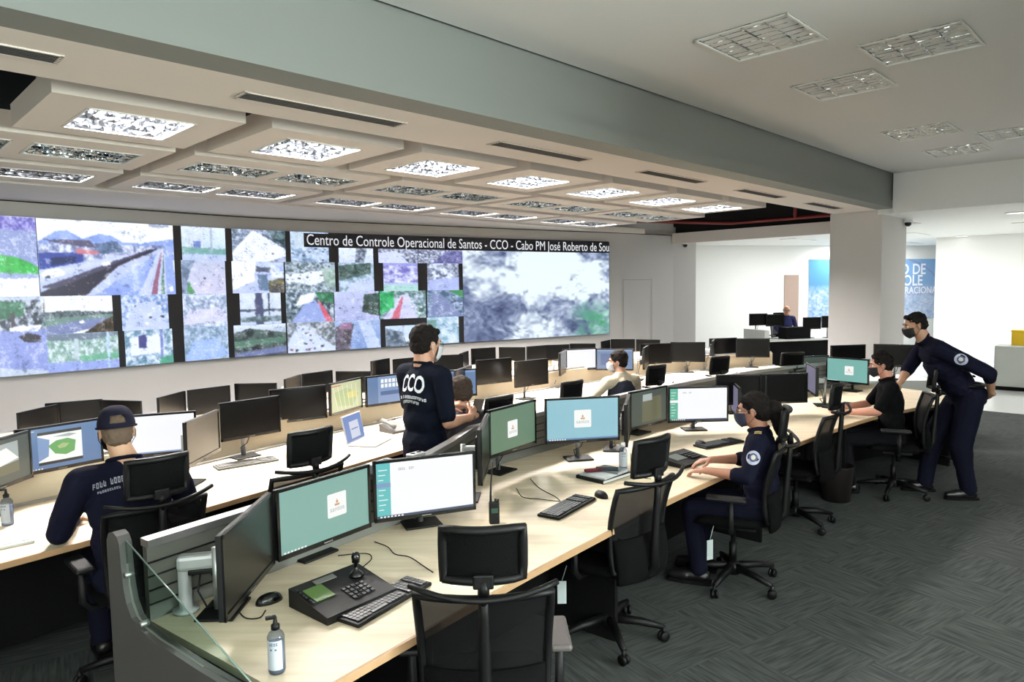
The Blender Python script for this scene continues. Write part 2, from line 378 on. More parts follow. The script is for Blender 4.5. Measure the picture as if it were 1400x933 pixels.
# ceiling fixtures
def fixture(parent, cs, ct, z, ls, lt, lit, power=0, ns=8, nt_=4, up=.10, blade=None):
    """recessed louvre fixture: frame, tray, blades and tubes; ls/lt = size along s/t"""
    def b(mb, s0, s1, t0, t1, z0, z1, mi=0): mb.prism(poly([(s0, t0), (s1, t0), (s1, t1), (s0, t1)]), z0, z1, mi)
    s0, s1, t0, t1 = cs - ls / 2, cs + ls / 2, ct - lt / 2, ct + lt / 2
    fr = MB(); f = .018
    for q in ((s0, s1, t0, t0 + f), (s0, s1, t1 - f, t1), (s0, s0 + f, t0, t1), (s1 - f, s1, t0, t1)): b(fr, *q, z - .006, z + .012)
    fro = fr.build('fixture_frame', M_white, parent)
    tr = MB(); b(tr, s0 + .01, s1 - .01, t0 + .01, t1 - .01, z + up, z + up + .01)
    for q in ((s0, s1, t0, t0 + .008), (s0, s1, t1 - .008, t1), (s0, s0 + .008, t0, t1), (s1 - .008, s1, t0, t1)): b(tr, *q, z, z + up)
    tr.build('reflector_tray', blade or (M_blade_lit if lit else M_blade), parent)
    bl = MB()
    for k in range(nt_ + 1):
        t = t0 + .02 + (lt - .04) * k / nt_
        A, B, zz = .004, .022, z + .002
        q = [(-A, zz), (A, zz), (B, z + .05), (-B, z + .05)]
        vs = [st(s, t + a, h) for s in (s0 + .01, s1 - .01) for a, h in q]
        bl.add(vs, [(0, 1, 2, 3), (7, 6, 5, 4), (0, 4, 5, 1), (1, 5, 6, 2), (2, 6, 7, 3), (3, 7, 4, 0)])
    for k in range(1, ns):
        s = s0 + ls * k / ns
        q = [(-.003, z + .004), (.003, z + .004), (.016, z + .042), (-.016, z + .042)]
        vs = [st(s + a, t, h) for t in (t0 + .01, t1 - .01) for a, h in q]
        bl.add(vs, [(3, 2, 1, 0), (4, 5, 6, 7), (1, 5, 4, 0), (2, 6, 5, 1), (3, 7, 6, 2), (0, 4, 7, 3)])
    bl.build('louvre', blade or (M_blade_lit if lit else M_blade), parent)
    tb = MB()
    for k in range(nt_):
        t = t0 + .02 + (lt - .04) * (k + .5) / nt_
        tb.tube([st(s0 + .03, t, z + up - .02), st(s1 - .03, t, z + up - .02)], .013, 8)
    tb.build('tube', mat('tube_lit', (255, 250, 240), emit=6) if lit else M_tube, parent)
    if lit: area('fixture_lamp', st(cs, ct, z + up - .036), ls * .9, lt * .9, power, (1, .955, .92), (0, 0, R(45)), parent=parent)
def cloud(name, label, cs, ct, ls, lt, fx, lit, power=0):
    t = thing(name, label, 'ceiling panel', group='suspended ceiling panels with louvre lights')
    z = 3.3; mb = MB()
    def b(s0, s1, t0, t1): 
        if s1 > s0 + 1e-4 and t1 > t0 + 1e-4: mb.prism(poly([(s0, t0), (s1, t0), (s1, t1), (s0, t1)]), z, z + .17)
    s0, s1, t0, t1 = cs - ls / 2, cs + ls / 2, ct - lt / 2, ct + lt / 2
    cur = s0; fa = fx[0][2] / 2; ftm = ct - fa; ftp = ct + fa
    b(s0, s1, t0, ftm); b(s0, s1, ftp, t1)
    for (fs, fl, _) in fx: b(cur, fs - fl / 2, ftm, ftp); cur = fs + fl / 2
    b(cur, s1, ftm, ftp)
    mb.build('panel_board', M_panel, t)
    rods = MB()
    for a in (-1, 1):
        for c in (-1, 1): rods.tube([st(cs + a * ls * .38, ct + c * lt * .38, z + .16), st(cs + a * ls * .38, ct + c * lt * .38, 4.3)], .006, 6)
    rods.build('hanging_rod', M_alu, t)
    for (fs, fl, ft) in fx: fixture(t, fs, ct, z, fl, ft, lit, power, 8 if fl < .9 else 10, 4)
    return t
ordn = ['first', 'second', 'third', 'fourth', 'fifth', 'sixth', 'seventh', 'eighth']
for k in range(7):
    c = 1.15 + .635 + 1.48 * k
    cloud('ceiling_panel', 'square hung ceiling panel with one bright light, %s from the left beside the beige soffit' % ordn[k], c, -5.9, 1.27, 1.27, [(c, .74, .74)], True, P_PANEL)
for k in range(5):
    a = .1 + 2.37 * k; c = a + .12 + 1.1
    for ct, lit, nm in ((-7.37, False, 'middle'), (-8.9, True, 'front')):
        if nm == 'front' and k == 5: continue
        cloud('ceiling_panel', 'long hung ceiling panel with a pair of %s lights, %s from the left in the %s row' % ('unlit grey' if not lit else 'lit white', ordn[k], 'middle' if nm == 'middle' else 'row nearest the display wall'),
              c, ct, 2.2, 1.27, [(c - .5, .86, .6), (c + .5, .86, .6)], lit, P_PANEL3)
# fixtures in the high ceiling
for i, (cs, ct, lb) in enumerate(((5.06, -2.4, 'square louvre ceiling light, left one of the near group of three'), (6.02, -1.72, 'square louvre ceiling light, right one of the near group of three'),
        (6.83, -2.44, 'square louvre ceiling light, lowest one of the near group of three'), (9.57, -2.5, 'square louvre ceiling light, left one of the far group of three'),
        (11.2, -2.55, 'square louvre ceiling light, lowest one of the far group of three'), (10.5, -1.8, 'square louvre ceiling light cut by the right edge, far group'))):
    t = thing('ceiling_light', lb, 'ceiling light', group='louvre lights in the high ceiling')
    cs = (5.03, 6.06, 6.75, 9.47, 11.18, 10.42)[i]; ct = (-2.4, -1.62, -2.42, -2.5, -2.5, -1.72)[i]
    fixture(t, cs, ct, 3.803, .70, .70, True, P_HIGH, 8, 4, .09, M_blade)  # fixtures seem unlit; lamps added inside them to brighten desk and floor
# air vents in the soffit
for k in range(6):
    c = .38 + 2.2 * k; t = thing('ceiling_vent', 'long slotted air vent in the beige soffit, %s from the left' % ordn[k], 'vent', group='slot vents in the soffit')
    fr = MB(); s0, s1, t0, t1 = c - .62, c + .62, -4.44, -4.26
    for q in ((s0, s1, t0, t0 + .015), (s0, s1, t1 - .015, t1), (s0, s0 + .02, t0, t1), (s1 - .02, s1, t0, t1)): fr.prism(poly([(q[0], q[2]), (q[1], q[2]), (q[1], q[3]), (q[0], q[3])]), 3.242, 3.25)
    fr.build('frame', M_soffit, t)
    MB().prism(poly([(s0, t0), (s1, t0), (s1, t1), (s0, t1)]), 3.246, 3.2495).build('backing', M_void, t)
    sl = MB()
    for j in range(5):
        tt = t0 + .03 + j * .03; sl.prism(poly([(s0, tt), (s1, tt), (s1, tt + .007), (s0, tt + .007)]), 3.241, 3.247)
    sl.build('slat', M_grey, t)
# downlights of the far room and its long lamps
for i, (x, y) in enumerate(((1390, 291), (1315, 323))):
    p = at(x, y, 3.165); t = thing('downlight', ('round downlight near the right edge', 'small round downlight nearer the column')[i], 'downlight', p, group='round downlights of the far room')
    MB().lathe([(.17, .004), (.17, -.012), (.15, -.012), (.15, .004)], n=24).build('ring', M_white, t)
    MB().lathe([(.145, -.004), (.145, -.006)], n=24).build('diffuser', mat('downlight_glow', (255, 255, 250), emit=2.5), t)
for i, (s, t_) in enumerate(((18.0, -7.5), (18.6, -5.0), (17.5, -2.6), (17.5, 0), (14.5, .8), (17.6, 3.0), (21.6, -7.4), (22.6, -6.2))):
    t = thing('ceiling_lamp', 'flat lamp of the far room ceiling, %s counted from the pier' % ordn[i], 'ceiling light', group='flat lamps of the far room ceiling')
    MB().prism(poly([(s - .65, t_ - .2), (s + .65, t_ - .2), (s + .65, t_ + .2), (s - .65, t_ + .2)]), 3.155, 3.17).build('lamp_frame', M_white, t)
    area('lamp', st(s, t_, 3.15), 1.2, .34, P_FAR, (.97, .985, 1), (0, 0, R(45)), parent=t)
# red sprinkler pipe in the open void
pp = [st(12.2, -9.0, 3.5), st(15.2, -8.6, 3.5), st(15.2, -4.9, 3.5)]
tag(MB().tube([st(13.2, -9.2, 3.5), st(15.15, -7.9, 3.46), st(15.15, -4.9, 3.46)], .04, 10).tube([st(15.15, -6.4, 3.46), st(15.15, -6.4, 4.3)], .04, 10).build('sprinkler_pipe', M_red), 'red pipe running in the dark open ceiling left of the column', 'pipe')
# ------------------------------------------------------------------ display wall
def proj(p):
    v = np.array(p) - EYE; d = v.dot(_f); return CX + FPX * v.dot(_r) / d, CY - FPX * v.dot(_u) / d
DW = smoothline([tuple(p) for p in offset(WALL, -.07)][::3], 8)
DWl = np.concatenate([[0], np.cumsum([np.hypot(*(DW[i + 1] - DW[i])) for i in range(len(DW) - 1)])])
def wu(px, z):
    xs = np.array([proj((p[0], p[1], z))[0] if p[1] > 1 else -9999 for p in DW]); return float(np.interp(px, xs, DWl))
def wp(u, z, off=0):
    x = np.interp(u, DWl, [p[0] for p in DW]); y = np.interp(u, DWl, [p[1] for p in DW])
    a = wtan(u); return (x + off * a[1], y - off * a[0], z)
def wtan(u):
    e = .2; f = lambda q: np.array([np.interp(q, DWl, [p[0] for p in DW]), np.interp(q, DWl, [p[1] for p in DW])])
    d = f(min(u + e, DWl[-1])) - f(max(u - e, 0)); return d / np.hypot(*d)
ZT, ZB = 3.08, .93
rz = lambda v: ZT - (ZT - ZB) * v / 4
_vn = np.random.RandomState(3)
def vnoise(U, V, s, seed, asp=1.0):
    """smooth value noise"""
    rs = np.random.RandomState(seed); G = rs.rand(64, 64)
    x = U * s * asp; y = V * s; xi = np.floor(x).astype(int); yi = np.floor(y).astype(int); fx = x - xi; fy = y - yi
    fx = fx * fx * (3 - 2 * fx); fy = fy * fy * (3 - 2 * fy); g = lambda a, b: G[a % 64, b % 64]
    return (g(xi, yi) * (1 - fx) + g(xi + 1, yi) * fx) * (1 - fy) + (g(xi, yi + 1) * (1 - fx) + g(xi + 1, yi + 1) * fx) * fy
def inpoly(U, V, P):
    c = np.zeros(U.shape, bool); n = len(P)
    for i in range(n):
        x1, y1 = P[i]; x2, y2 = P[(i + 1) % n]
        if y1 == y2: continue
        k = ((V >= min(y1, y2)) & (V < max(y1, y2))); c ^= k & (U < (x2 - x1) * (V - y1) / (y2 - y1) + x1)
    return c
def paint(nx, ny, ops, seed):
    U0, V0 = np.meshgrid((np.arange(nx) + .5) / nx, (np.arange(ny) + .5) / ny); A = np.zeros((ny, nx, 3)); asp = nx / ny
    kw = min(1, 70 / nx); U = U0 + kw * .022 * (vnoise(U0, V0, 11, seed + 41, asp) - .5) / asp + kw * .02 * (vnoise(U0, V0, 27, seed + 42, asp) - .5) / asp; V = V0 + kw * .03 * (vnoise(U0, V0, 9, seed + 43, asp) - .5) + kw * .025 * (vnoise(U0, V0, 25, seed + 44, asp) - .5)
    for o in ops:
        k = o[0]
        if k == 'g': A[:] = np.array(o[1]) * (1 - V[..., None]) + np.array(o[2]) * V[..., None]
        elif k == 'p': A[inpoly(U, V, o[2])] = o[1]
        elif k == 'n':   # mottled streaks between two colours inside a polygon
            m = inpoly(U, V, o[5]) if len(o) > 5 else np.ones(U.shape, bool)
            n = .45 * vnoise(U, V, o[3], seed + 1, asp) + .3 * vnoise(U, V, o[3] * 2.3, seed + 2, asp) + .25 * vnoise(U, V * 1.5, o[3] * 4.1, seed + 3, asp)
            t = np.clip((n - .5) * o[4] + .5, 0, 1)[..., None]; B = np.array(o[1]) * (1 - t) + np.array(o[2]) * t
            A[m] = B[m]
        elif k == 's':   # scattered small marks (cars, people, windows)
            rs = np.random.RandomState(seed + 5 + len(o[3]))
            for _ in range(o[2]):
                cu, cv = rs.rand(2)
                if not inpoly(np.array([[cu]]), np.array([[cv]]), o[3])[0, 0]: continue
                a = o[4] * (.3 + .5 * rs.rand()) * (.4 + .8 * cv); A[(abs(U - cu) < a) & (abs(V - cv) < a * .6 * asp)] = o[1][rs.randint(len(o[1]))]
    A = (A + np.roll(A, 1, 0) + np.roll(A, 1, 1) + np.roll(A, (1, 1), (0, 1))) / 4
    n_ = vnoise(U, V, 7, seed + 9, asp) * .4 + vnoise(U, V * 1.6, 22, seed + 8, asp) * .3 + vnoise(U, V * 1.6, 46, seed + 7, asp) * .3; dkk = np.clip((.36 - n_) * 5, 0, 1)[..., None] * .42; lt_ = np.clip((n_ - .58) * 5, 0, 1)[..., None] * .45
    A = A * (1 - dkk) + np.array((40, 52, 84)) * dkk; A = A * (1 - lt_) + 252 * lt_; A = A * np.array((.98, 1.0, 1.05)) + 4 + (np.random.RandomState(seed).rand(ny, nx, 1) - .5) * 10
    return np.clip(A, 0, 255)
def colour_emission(name, k=1.0):
    m = bpy.data.materials.new(name); m.use_nodes = True; nt = m.node_tree; b = nt.nodes['Principled BSDF']
    a = nt.nodes.new('ShaderNodeAttribute'); a.attribute_name = 'picture'; nt.links.new(a.outputs['Color'], b.inputs['Emission Color'])
    b.inputs['Emission Strength'].default_value = k; b.inputs['Base Color'].default_value = (.02, .02, .02, 1); b.inputs['Roughness'].default_value = .35
    return m
M_feed = colour_emission('camera_feed_picture', .88)
def picture(name, A, pos, mt, parent):
    """a fine grid whose vertices carry the colours of the shown picture"""
    ny, nx = A.shape[:2]; me = bpy.data.meshes.new(name)
    vs = [pos((i / (nx - 1)), (j / (ny - 1))) for j in range(ny) for i in range(nx)]
    fs = [(j * nx + i, (j + 1) * nx + i, (j + 1) * nx + i + 1, j * nx + i + 1) for j in range(ny - 1) for i in range(nx - 1)]
    me.from_pydata(vs, [], fs); at_ = me.color_attributes.new('picture', 'FLOAT_COLOR', 'POINT')
    c = A.reshape(-1, 3) / 255; c = np.where(c <= .04045, c / 12.92, ((c + .055) / 1.055) ** 2.4)
    at_.data.foreach_set('color', np.concatenate([c, np.ones((len(c), 1))], 1).ravel()); me.materials.append(mt)
    o = bpy.data.objects.new(name, me); C.objects.link(o)
    if parent is not None: o.parent = parent
    return o
W_, SKY, SKY2 = (250, 252, 255), (235, 240, 255), (214, 224, 250)
BL, BL2, GR, DK, GN, GN2, RD, PU = (150, 172, 232), (110, 134, 200), (128, 140, 170), (44, 48, 66), (36, 150, 60), (90, 150, 110), (200, 110, 120), (120, 108, 190)
F1 = [(0, 0), (1, 0), (1, 1), (0, 1)]
def road(vx, vy, a, b, c=(150, 160, 190)): return ('p', c, [(vx - .02, vy), (vx + .02, vy), (b, 1), (a, 1)])
TILES = [  # x0, x1 (photo), row0, row1, operations
 (-70, 51, 0, 2, [('g', (130, 140, 190), (150, 160, 205)), ('n', (90, 80, 170), (170, 165, 220), 26, 3, [(0, 0), (1, .0), (1, .17), (0, .13)]), ('p', (140, 152, 196), [(0, .13), (1, .17), (1, .55), (0, .42)]), ('n', (24, 150, 44), (44, 186, 70), 9, 2, [(0, .4), (.75, .5), (1, .62), (1, .72), (0, .7)]), ('p', (246, 248, 252), [(0, .76), (1, .72), (1, 1), (0, 1)]), ('p', (150, 165, 200), [(0, .70), (1, .70), (1, .76), (0, .78)])]),
 (52, 238, 0, 2, [('g', W_, SKY2), ('n', (120, 146, 206), (160, 180, 232), 5, 2, [(0, .3), (.12, .16), (.2, .14), (.3, .24), (.42, .17), (.52, .19), (.6, .28), (.75, .27), (1, .2), (1, .5), (0, .5)]),
   ('n', (110, 120, 160), (230, 234, 250), 16, 3, [(0, .32), (.9, .3), (1, .42), (0, .62)]), ('p', (90, 84, 110), [(.03, .27), (.35, .26), (.4, .36), (.1, .3)]), ('p', (52, 70, 150), [(.0, .44), (.3, .42), (.3, .56), (0, .66)]), ('p', (30, 40, 90), [(.08, .5), (.25, .47), (.25, .55), (.08, .6)]), ('p', (205, 120, 130), [(.25, .37), (.42, .4), (.42, .44), (.26, .44)]),
   ('n', (70, 90, 120), (120, 140, 170), 14, 2, [(.38, .3), (.55, .26), (.6, .4), (.42, .44)]),
   ('p', (190, 200, 232), [(.84, .34), (.9, .34), (1, 1), (.3, 1), (0, 1), (0, .66)]), ('p', (206, 212, 238), [(0, .7), (.86, .34), (.8, .36), (0, .82)]), ('p', (46, 44, 62), [(0, .94), (.78, .36), (.88, .34), (.55, .6), (.3, 1), (0, 1)]), ('p', (78, 74, 96), [(0, .88), (.75, .38), (.8, .36), (.1, .9)]),
   ('n', (120, 142, 210), (170, 190, 240), 3, 2, [(.36, 1), (.86, .4), (.84, .6), (.68, 1)]), ('p', (200, 208, 236), [(.86, .38), (.885, .38), (.76, 1), (.7, 1)]), ('p', (150, 96, 120), [(.885, .4), (.895, .4), (.84, 1), (.79, 1)]), ('p', (90, 130, 110), [(.905, .42), (.91, .42), (.9, 1), (.87, 1)]), ('p', (150, 170, 226), [(.92, .34), (.97, .36), (1, .8), (1, 1), (.92, 1)]),
   ('p', W_, [(.01, .72), (.04, .66), (.13, .63), (.17, .68), (.16, .72), (.05, .76)]), ('p', (60, 64, 90), [(.04, .74), (.07, .73), (.07, .76), (.04, .77)]), ('p', W_, [(.43, .56), (.48, .53), (.5, .57), (.44, .6)]), ('p', W_, [(.94, .88), (.97, .86), (.98, .93), (.95, .95)]), ('p', (160, 170, 190), [(.8, 0), (.96, 0), (.96, .04), (.8, .04)])]),
 (248, 308, 0, 1, [('g', (226, 234, 240), (176, 206, 214)), ('p', (120, 170, 160), [(0, .6), (1, .62), (1, .8), (0, .82)]), ('p', (210, 220, 226), [(.08, .1), (.5, .08), (.52, .6), (.1, .6)]), ('p', (110, 130, 190), [(.26, .4), (.42, .4), (.42, .6), (.26, .6)]), ('p', (170, 180, 200), [(.64, 0), (.68, 0), (.68, .7), (.64, .7)]), ('p', (186, 200, 232), [(0, .8), (1, .78), (1, 1), (0, 1)])]),
 (248, 308, 1, 2, [('g', (190, 196, 216), (212, 206, 226)), ('n', (90, 110, 130), (150, 165, 190), 9, 3, [(0, 0), (.3, 0), (.12, .6), (.25, 1), (0, 1)]), ('p', (80, 150, 90), [(.15, .6), (.28, .95), (.1, .95)]), ('s', [DK, W_, (170, 120, 140)], 40, [(.3, .15), (1, .05), (1, .8), (.25, .8)], .04)]),
 (317, 390, 0, 1, [('n', (60, 80, 90), (190, 200, 226), 12, 3), ('p', (236, 238, 250), [(.36, .05), (.44, .05), (1, .6), (1, .8), (.6, 1), (0, 1), (0, .7)]), ('s', [DK, (180, 184, 220)], 26, [(.36, .1), (.46, .1), (.9, .7), (.1, .9)], .03), ('n', (30, 50, 56), (110, 140, 140), 10, 3, [(.7, 0), (1, 0), (1, .5), (.75, .3)])]),
 (317, 388, 1, 2, [('g', (200, 212, 244), (186, 196, 232)), ('p', W_, [(0, 0), (.45, 0), (.42, .6), (0, .9)]), ('p', (84, 92, 110), [(.45, .15), (.75, .2), (.73, .34), (.45, .32)]), ('n', (140, 132, 80), (60, 60, 70), 14, 3, [(.68, .6), (1, .5), (1, 1), (.7, 1)]), ('n', (160, 176, 236), (240, 244, 255), 8, 3, [(.75, .1), (1, .1), (1, .5), (.7, .5)]), ('p', (100, 124, 150), [(.48, .4), (.66, .4), (.7, .9), (.5, .9)])]),
 (397, 449, 0, 1, [('n', (120, 150, 176), (206, 220, 240), 10, 3), ('p', (190, 206, 214), [(.1, .0), (.5, 0), (.45, .5), (.1, .5)]), ('s', [DK, W_], 16, [(0, .5), (1, .5), (1, 1), (0, 1)], .05)]),
 (390, 458, 1, 2, [('n', (70, 90, 96), (206, 218, 226), 18, 3), ('p', (232, 238, 248), [(0, .4), (.9, .25), (1, .5), (.5, .75), (0, .6)]), ('s', [DK, (90, 70, 80), W_], 30, [(0, .1), (.8, .1), (.8, .5), (0, .7)], .05), ('n', (180, 200, 190), (120, 150, 130), 8, 3, [(.7, .2), (1, .2), (1, .8), (.8, .8)])]),
 (463, 510, .5, 1, [('g', (224, 232, 244), (206, 216, 236)), ('n', (50, 60, 70), (170, 180, 200), 10, 3, [(.5, 0), (.8, 0), (.7, 1), (.45, 1)])]),
 (463, 511, 1, 2, [('n', (120, 150, 160), (200, 214, 232), 9, 3), ('n', (34, 52, 50), (90, 120, 110), 12, 3, [(0, .1), (.9, 0), (.9, .35), (.0, .6)]), ('p', (196, 206, 236), [(.3, .7), (1, .55), (1, 1), (.2, 1)])]),
 (517, 632, .5, 1, [('n', (50, 56, 76), (224, 230, 248), 16, 4), ('p', (206, 212, 236), [(0, .3), (.2, .1), (.35, 1), (0, 1)]), ('n', (70, 70, 120), (130, 130, 180), 7, 3, [(.8, .1), (1, .1), (1, 1), (.6, 1)])]),
 (524, 571, 1, 2, [('g', (150, 146, 214), (186, 214, 214)), ('n', (110, 104, 180), (220, 224, 246), 8, 3, [(0, .1), (1, .1), (1, .7), (0, .7)]), ('p', (170, 214, 200), [(0, .78), (1, .8), (1, 1), (0, 1)])]),
 (584, 627, 1, 2, [('n', (80, 90, 110), (230, 236, 250), 9, 3), ('p', (170, 180, 222), [(.05, .6), (1, .5), (1, 1), (0, 1)]), ('s', [DK], 12, [(.1, .1), (.9, .1), (.9, .6), (.1, .6)], .07)]),
 (-70, 64, 2, 4, [('g', (200, 210, 226), (150, 166, 210)), ('n', (40, 48, 60), (200, 208, 220), 12, 4, [(0, .05), (1, .05), (1, .45), (0, .4)]), ('n', (30, 90, 60), (70, 130, 100), 10, 3, [(.45, .05), (.78, .08), (.75, .25), (.5, .28)]), ('p', (70, 60, 70), [(.62, .2), (.66, .2), (.66, .42), (.62, .42)]), ('p', (140, 152, 208), [(0, .42), (1, .42), (1, .95), (0, .8)]), ('p', (40, 34, 50), [(.68, .5), (.78, .46), (.93, .5), (.92, .58), (.75, .57)]), ('p', (190, 200, 214), [(0, .8), (1, .96), (1, 1), (0, 1)]), ('p', W_, [(.6, .38), (.95, .36), (.9, .44), (.6, .43)])]),
 (56, 154, 2, 3, [('g', W_, W_), ('n', (50, 60, 66), (110, 130, 130), 10, 3, [(0, .42), (.4, .38), (1, .45), (1, .56), (0, .6)]), ('p', (110, 140, 130), [(0, .56), (1, .5), (1, .7), (.4, .8), (0, 1)]), ('p', (120, 130, 170), [(0, .8), (.6, .62), (1, .6), (1, .75), (.3, 1), (0, 1)]), ('n', (34, 28, 22), (86, 70, 50), 6, 3, [(.55, 1), (.8, .72), (1, .56), (1, 1)]), ('p', W_, [(.5, .66), (.58, .64), (.58, .7), (.51, .72)])]),
 (65, 162, 3, 4, [('n', (120, 160, 140), (226, 236, 240), 12, 3), ('p', (110, 126, 140), [(0, 0), (1, 0), (1, .1), (.5, .2), (0, .15)]), ('p', (110, 176, 140), [(.4, .6), (1, .55), (1, .72), (.45, .75)]), ('p', (150, 166, 220), [(0, .72), (1, .76), (1, 1), (0, 1)]), ('p', (190, 214, 236), [(.82, .0), (.86, 0), (.86, 1), (.82, 1)]), ('p', (190, 206, 210), [(.36, .15), (.42, .15), (.42, .7), (.36, .7)])]),
 (166, 230, 2, 3, [('n', (110, 140, 190), (226, 234, 252), 12, 3), ('p', (196, 206, 240), [(.3, .2), (.7, .2), (1, 1), (0, 1)]), ('s', [W_, DK, (110, 130, 190)], 16, [(.3, .2), (.8, .2), (.9, .9), (.2, .9)], .06)]),
 (171, 236, 3, 4, [('n', (90, 130, 150), (226, 236, 250), 9, 3), ('p', (230, 236, 252), [(.1, .2), (.8, .15), (.8, .65), (.1, .7)]), ('p', (70, 74, 130), [(.28, .15), (.44, .15), (.44, .5), (.28, .5)]), ('p', (120, 134, 190), [(.72, 0), (.78, 0), (.78, 1), (.72, 1)]), ('p', (80, 160, 130), [(.7, .8), (1, .75), (1, 1), (.7, 1)])]),
 (250, 310, 2, 3, [('n', (130, 150, 176), (232, 236, 246), 14, 3), ('p', (214, 212, 232), [(.1, .5), (.8, .4), (1, .8), (0, .9)])]),
 (252, 312, 3, 4, [('n', (110, 140, 160), (190, 206, 226), 11, 3), ('p', (160, 186, 236), [(.2, .4), (.7, .35), (1, .85), (.5, 1), (0, 1)])]),
 (328, 384, 2, 3, [('g', (214, 224, 236), (196, 206, 226)), ('p', (70, 84, 100), [(0, .5), (1, .5), (1, .58), (0, .58)]), ('p', (74, 80, 110), [(.36, 0), (.54, 0), (.56, 1), (.36, 1)]), ('p', (40, 44, 60), [(.68, 0), (.71, 0), (.71, .9), (.68, .9)]), ('n', (70, 90, 90), (150, 170, 180), 9, 3, [(0, .75), (1, .72), (1, .9), (0, .9)])]),
 (320, 391, 3, 4, [('g', (226, 236, 246), (60, 70, 90)), ('n', (30, 40, 44), (84, 104, 96), 9, 3, [(0, .25), (.3, .12), (.6, .2), (1, .3), (1, .7), (0, .85)]), ('p', (84, 120, 100), [(0, .5), (1, .42), (1, .58), (.2, .7), (0, .7)]), ('p', (110, 120, 160), [(0, .9), (1, .72), (1, .9), (.3, 1), (0, 1)]), ('p', (30, 30, 36), [(.32, .68), (.5, .64), (.52, .74), (.34, .78)])]),
 (391, 456, 2, 3, [('n', (40, 60, 66), (200, 214, 226), 10, 3), ('p', (150, 166, 214), [(.4, .3), (.6, .25), (.95, 1), (.1, 1)]), ('p', (214, 90, 110), [(.66, .3), (.7, .3), (.98, 1), (.82, 1)]), ('n', (30, 90, 60), (60, 130, 90), 8, 3, [(.6, .0), (1, 0), (1, .4), (.7, .3)]), ('p', W_, [(.3, .1), (.6, .0), (.55, .3), (.2, .45)])]),
 (393, 458, 3, 4, [('n', (80, 90, 90), (200, 206, 216), 12, 3), ('p', (206, 216, 240), [(.2, .1), (.36, .1), (1, .9), (1, 1), (0, 1), (0, .7)]), ('s', [DK, W_, (120, 60, 60)], 40, [(.2, .1), (.36, .1), (1, .9), (0, 1)], .045)]),
 (457, 518, 2, 3, [('g', (190, 196, 222), (170, 176, 214)), ('n', (28, 44, 40), (70, 100, 90), 9, 3, [(.66, .1), (1, .05), (1, .85), (.6, .7)]), ('s', [(70, 70, 90)], 14, [(0, .3), (.6, .3), (.6, .8), (0, .8)], .04)]),
 (458, 520, 3, 4, [('g', (160, 180, 214), (120, 146, 196)), ('n', (60, 50, 56), (110, 104, 120), 10, 3, [(0, .2), (.4, .1), (.3, 1), (0, 1)]), ('p', (190, 204, 232), [(.5, 0), (.75, 0), (1, 1), (.7, 1)]), ('p', (150, 110, 140), [(.1, .1), (.35, .05), (.35, .3), (.1, .3)])]),
 (519, 582, 2, 3, [('n', (60, 100, 84), (200, 210, 232), 10, 3), ('p', (206, 206, 236), [(.45, .15), (.6, .1), (.8, 1), (.05, 1)]), ('p', (206, 100, 120), [(.46, .2), (.5, .2), (.4, 1), (.22, 1)]), ('n', (16, 140, 70), (60, 190, 110), 8, 3, [(0, 0), (.3, .05), (.3, .6), (0, .8)]), ('s', [W_, DK], 16, [(.6, .1), (.8, .1), (1, 1), (.75, 1)], .05)]),
 (527, 572, 3.25, 4, [('g', (196, 214, 240), (214, 226, 240)), ('n', (60, 76, 90), (140, 156, 170), 8, 3, [(0, .1), (.5, .3), (.6, .8), (1, .6), (1, 1), (0, 1)]), ('p', (150, 160, 190), [(.5, 0), (.54, 0), (.54, .8), (.5, .8)])]),
 (584, 633, 2, 3, [('n', (60, 90, 110), (170, 184, 214), 10, 3), ('p', (120, 132, 170), [(.15, .1), (.35, .1), (1, 1), (.1, 1)]), ('s', [W_, DK], 20, [(.3, .1), (.9, .1), (1, .6), (.9, 1)], .05), ('p', (60, 140, 80), [(.55, 0), (1, 0), (1, .3)])]),
 (584, 627, 3, 4, [('n', (130, 170, 180), (214, 228, 246), 6, 3), ('p', (110, 150, 140), [(0, .1), (.3, .1), (.2, 1), (0, 1)])]),
]
dw = thing('video_wall', 'wide curved video wall of camera feeds and a satellite picture', 'video wall', wp(wu(420, 2), .93))
dwi = Vector(dw.location)
def dloc(p): return (p[0] - dwi.x, p[1] - dwi.y, p[2] - dwi.z)
ua, ub = wu(-75, 2), wu(833, 2)
uu = np.linspace(ua, ub, 60); front = [np.array(dloc(wp(u, 0))[:2]) for u in uu]; back = [np.array(dloc(wp(u, 0, -.055))[:2]) for u in uu]
MB().strip(front, back, ZB - dwi.z, ZT - dwi.z).build('display_housing', mat('switched_off_display', (30, 30, 34), .35), dw)
for i, (x0, x1, r0, r1, ops) in enumerate(TILES):
    zc = rz((r0 + r1) / 2); u0, u1 = wu(x0, zc), wu(x1, zc)
    nx = max(24, int((x1 - x0) / 1.0)); ny = max(20, int((r1 - r0) * 44 / 1.0)); 
    A = paint(nx, ny, ops, 11 * i + 3)
    picture('camera_feed', A, lambda a, b: dloc(wp(u0 + (u1 - u0) * a, rz(r0 + (r1 - r0) * b), .006)), M_feed, dw)
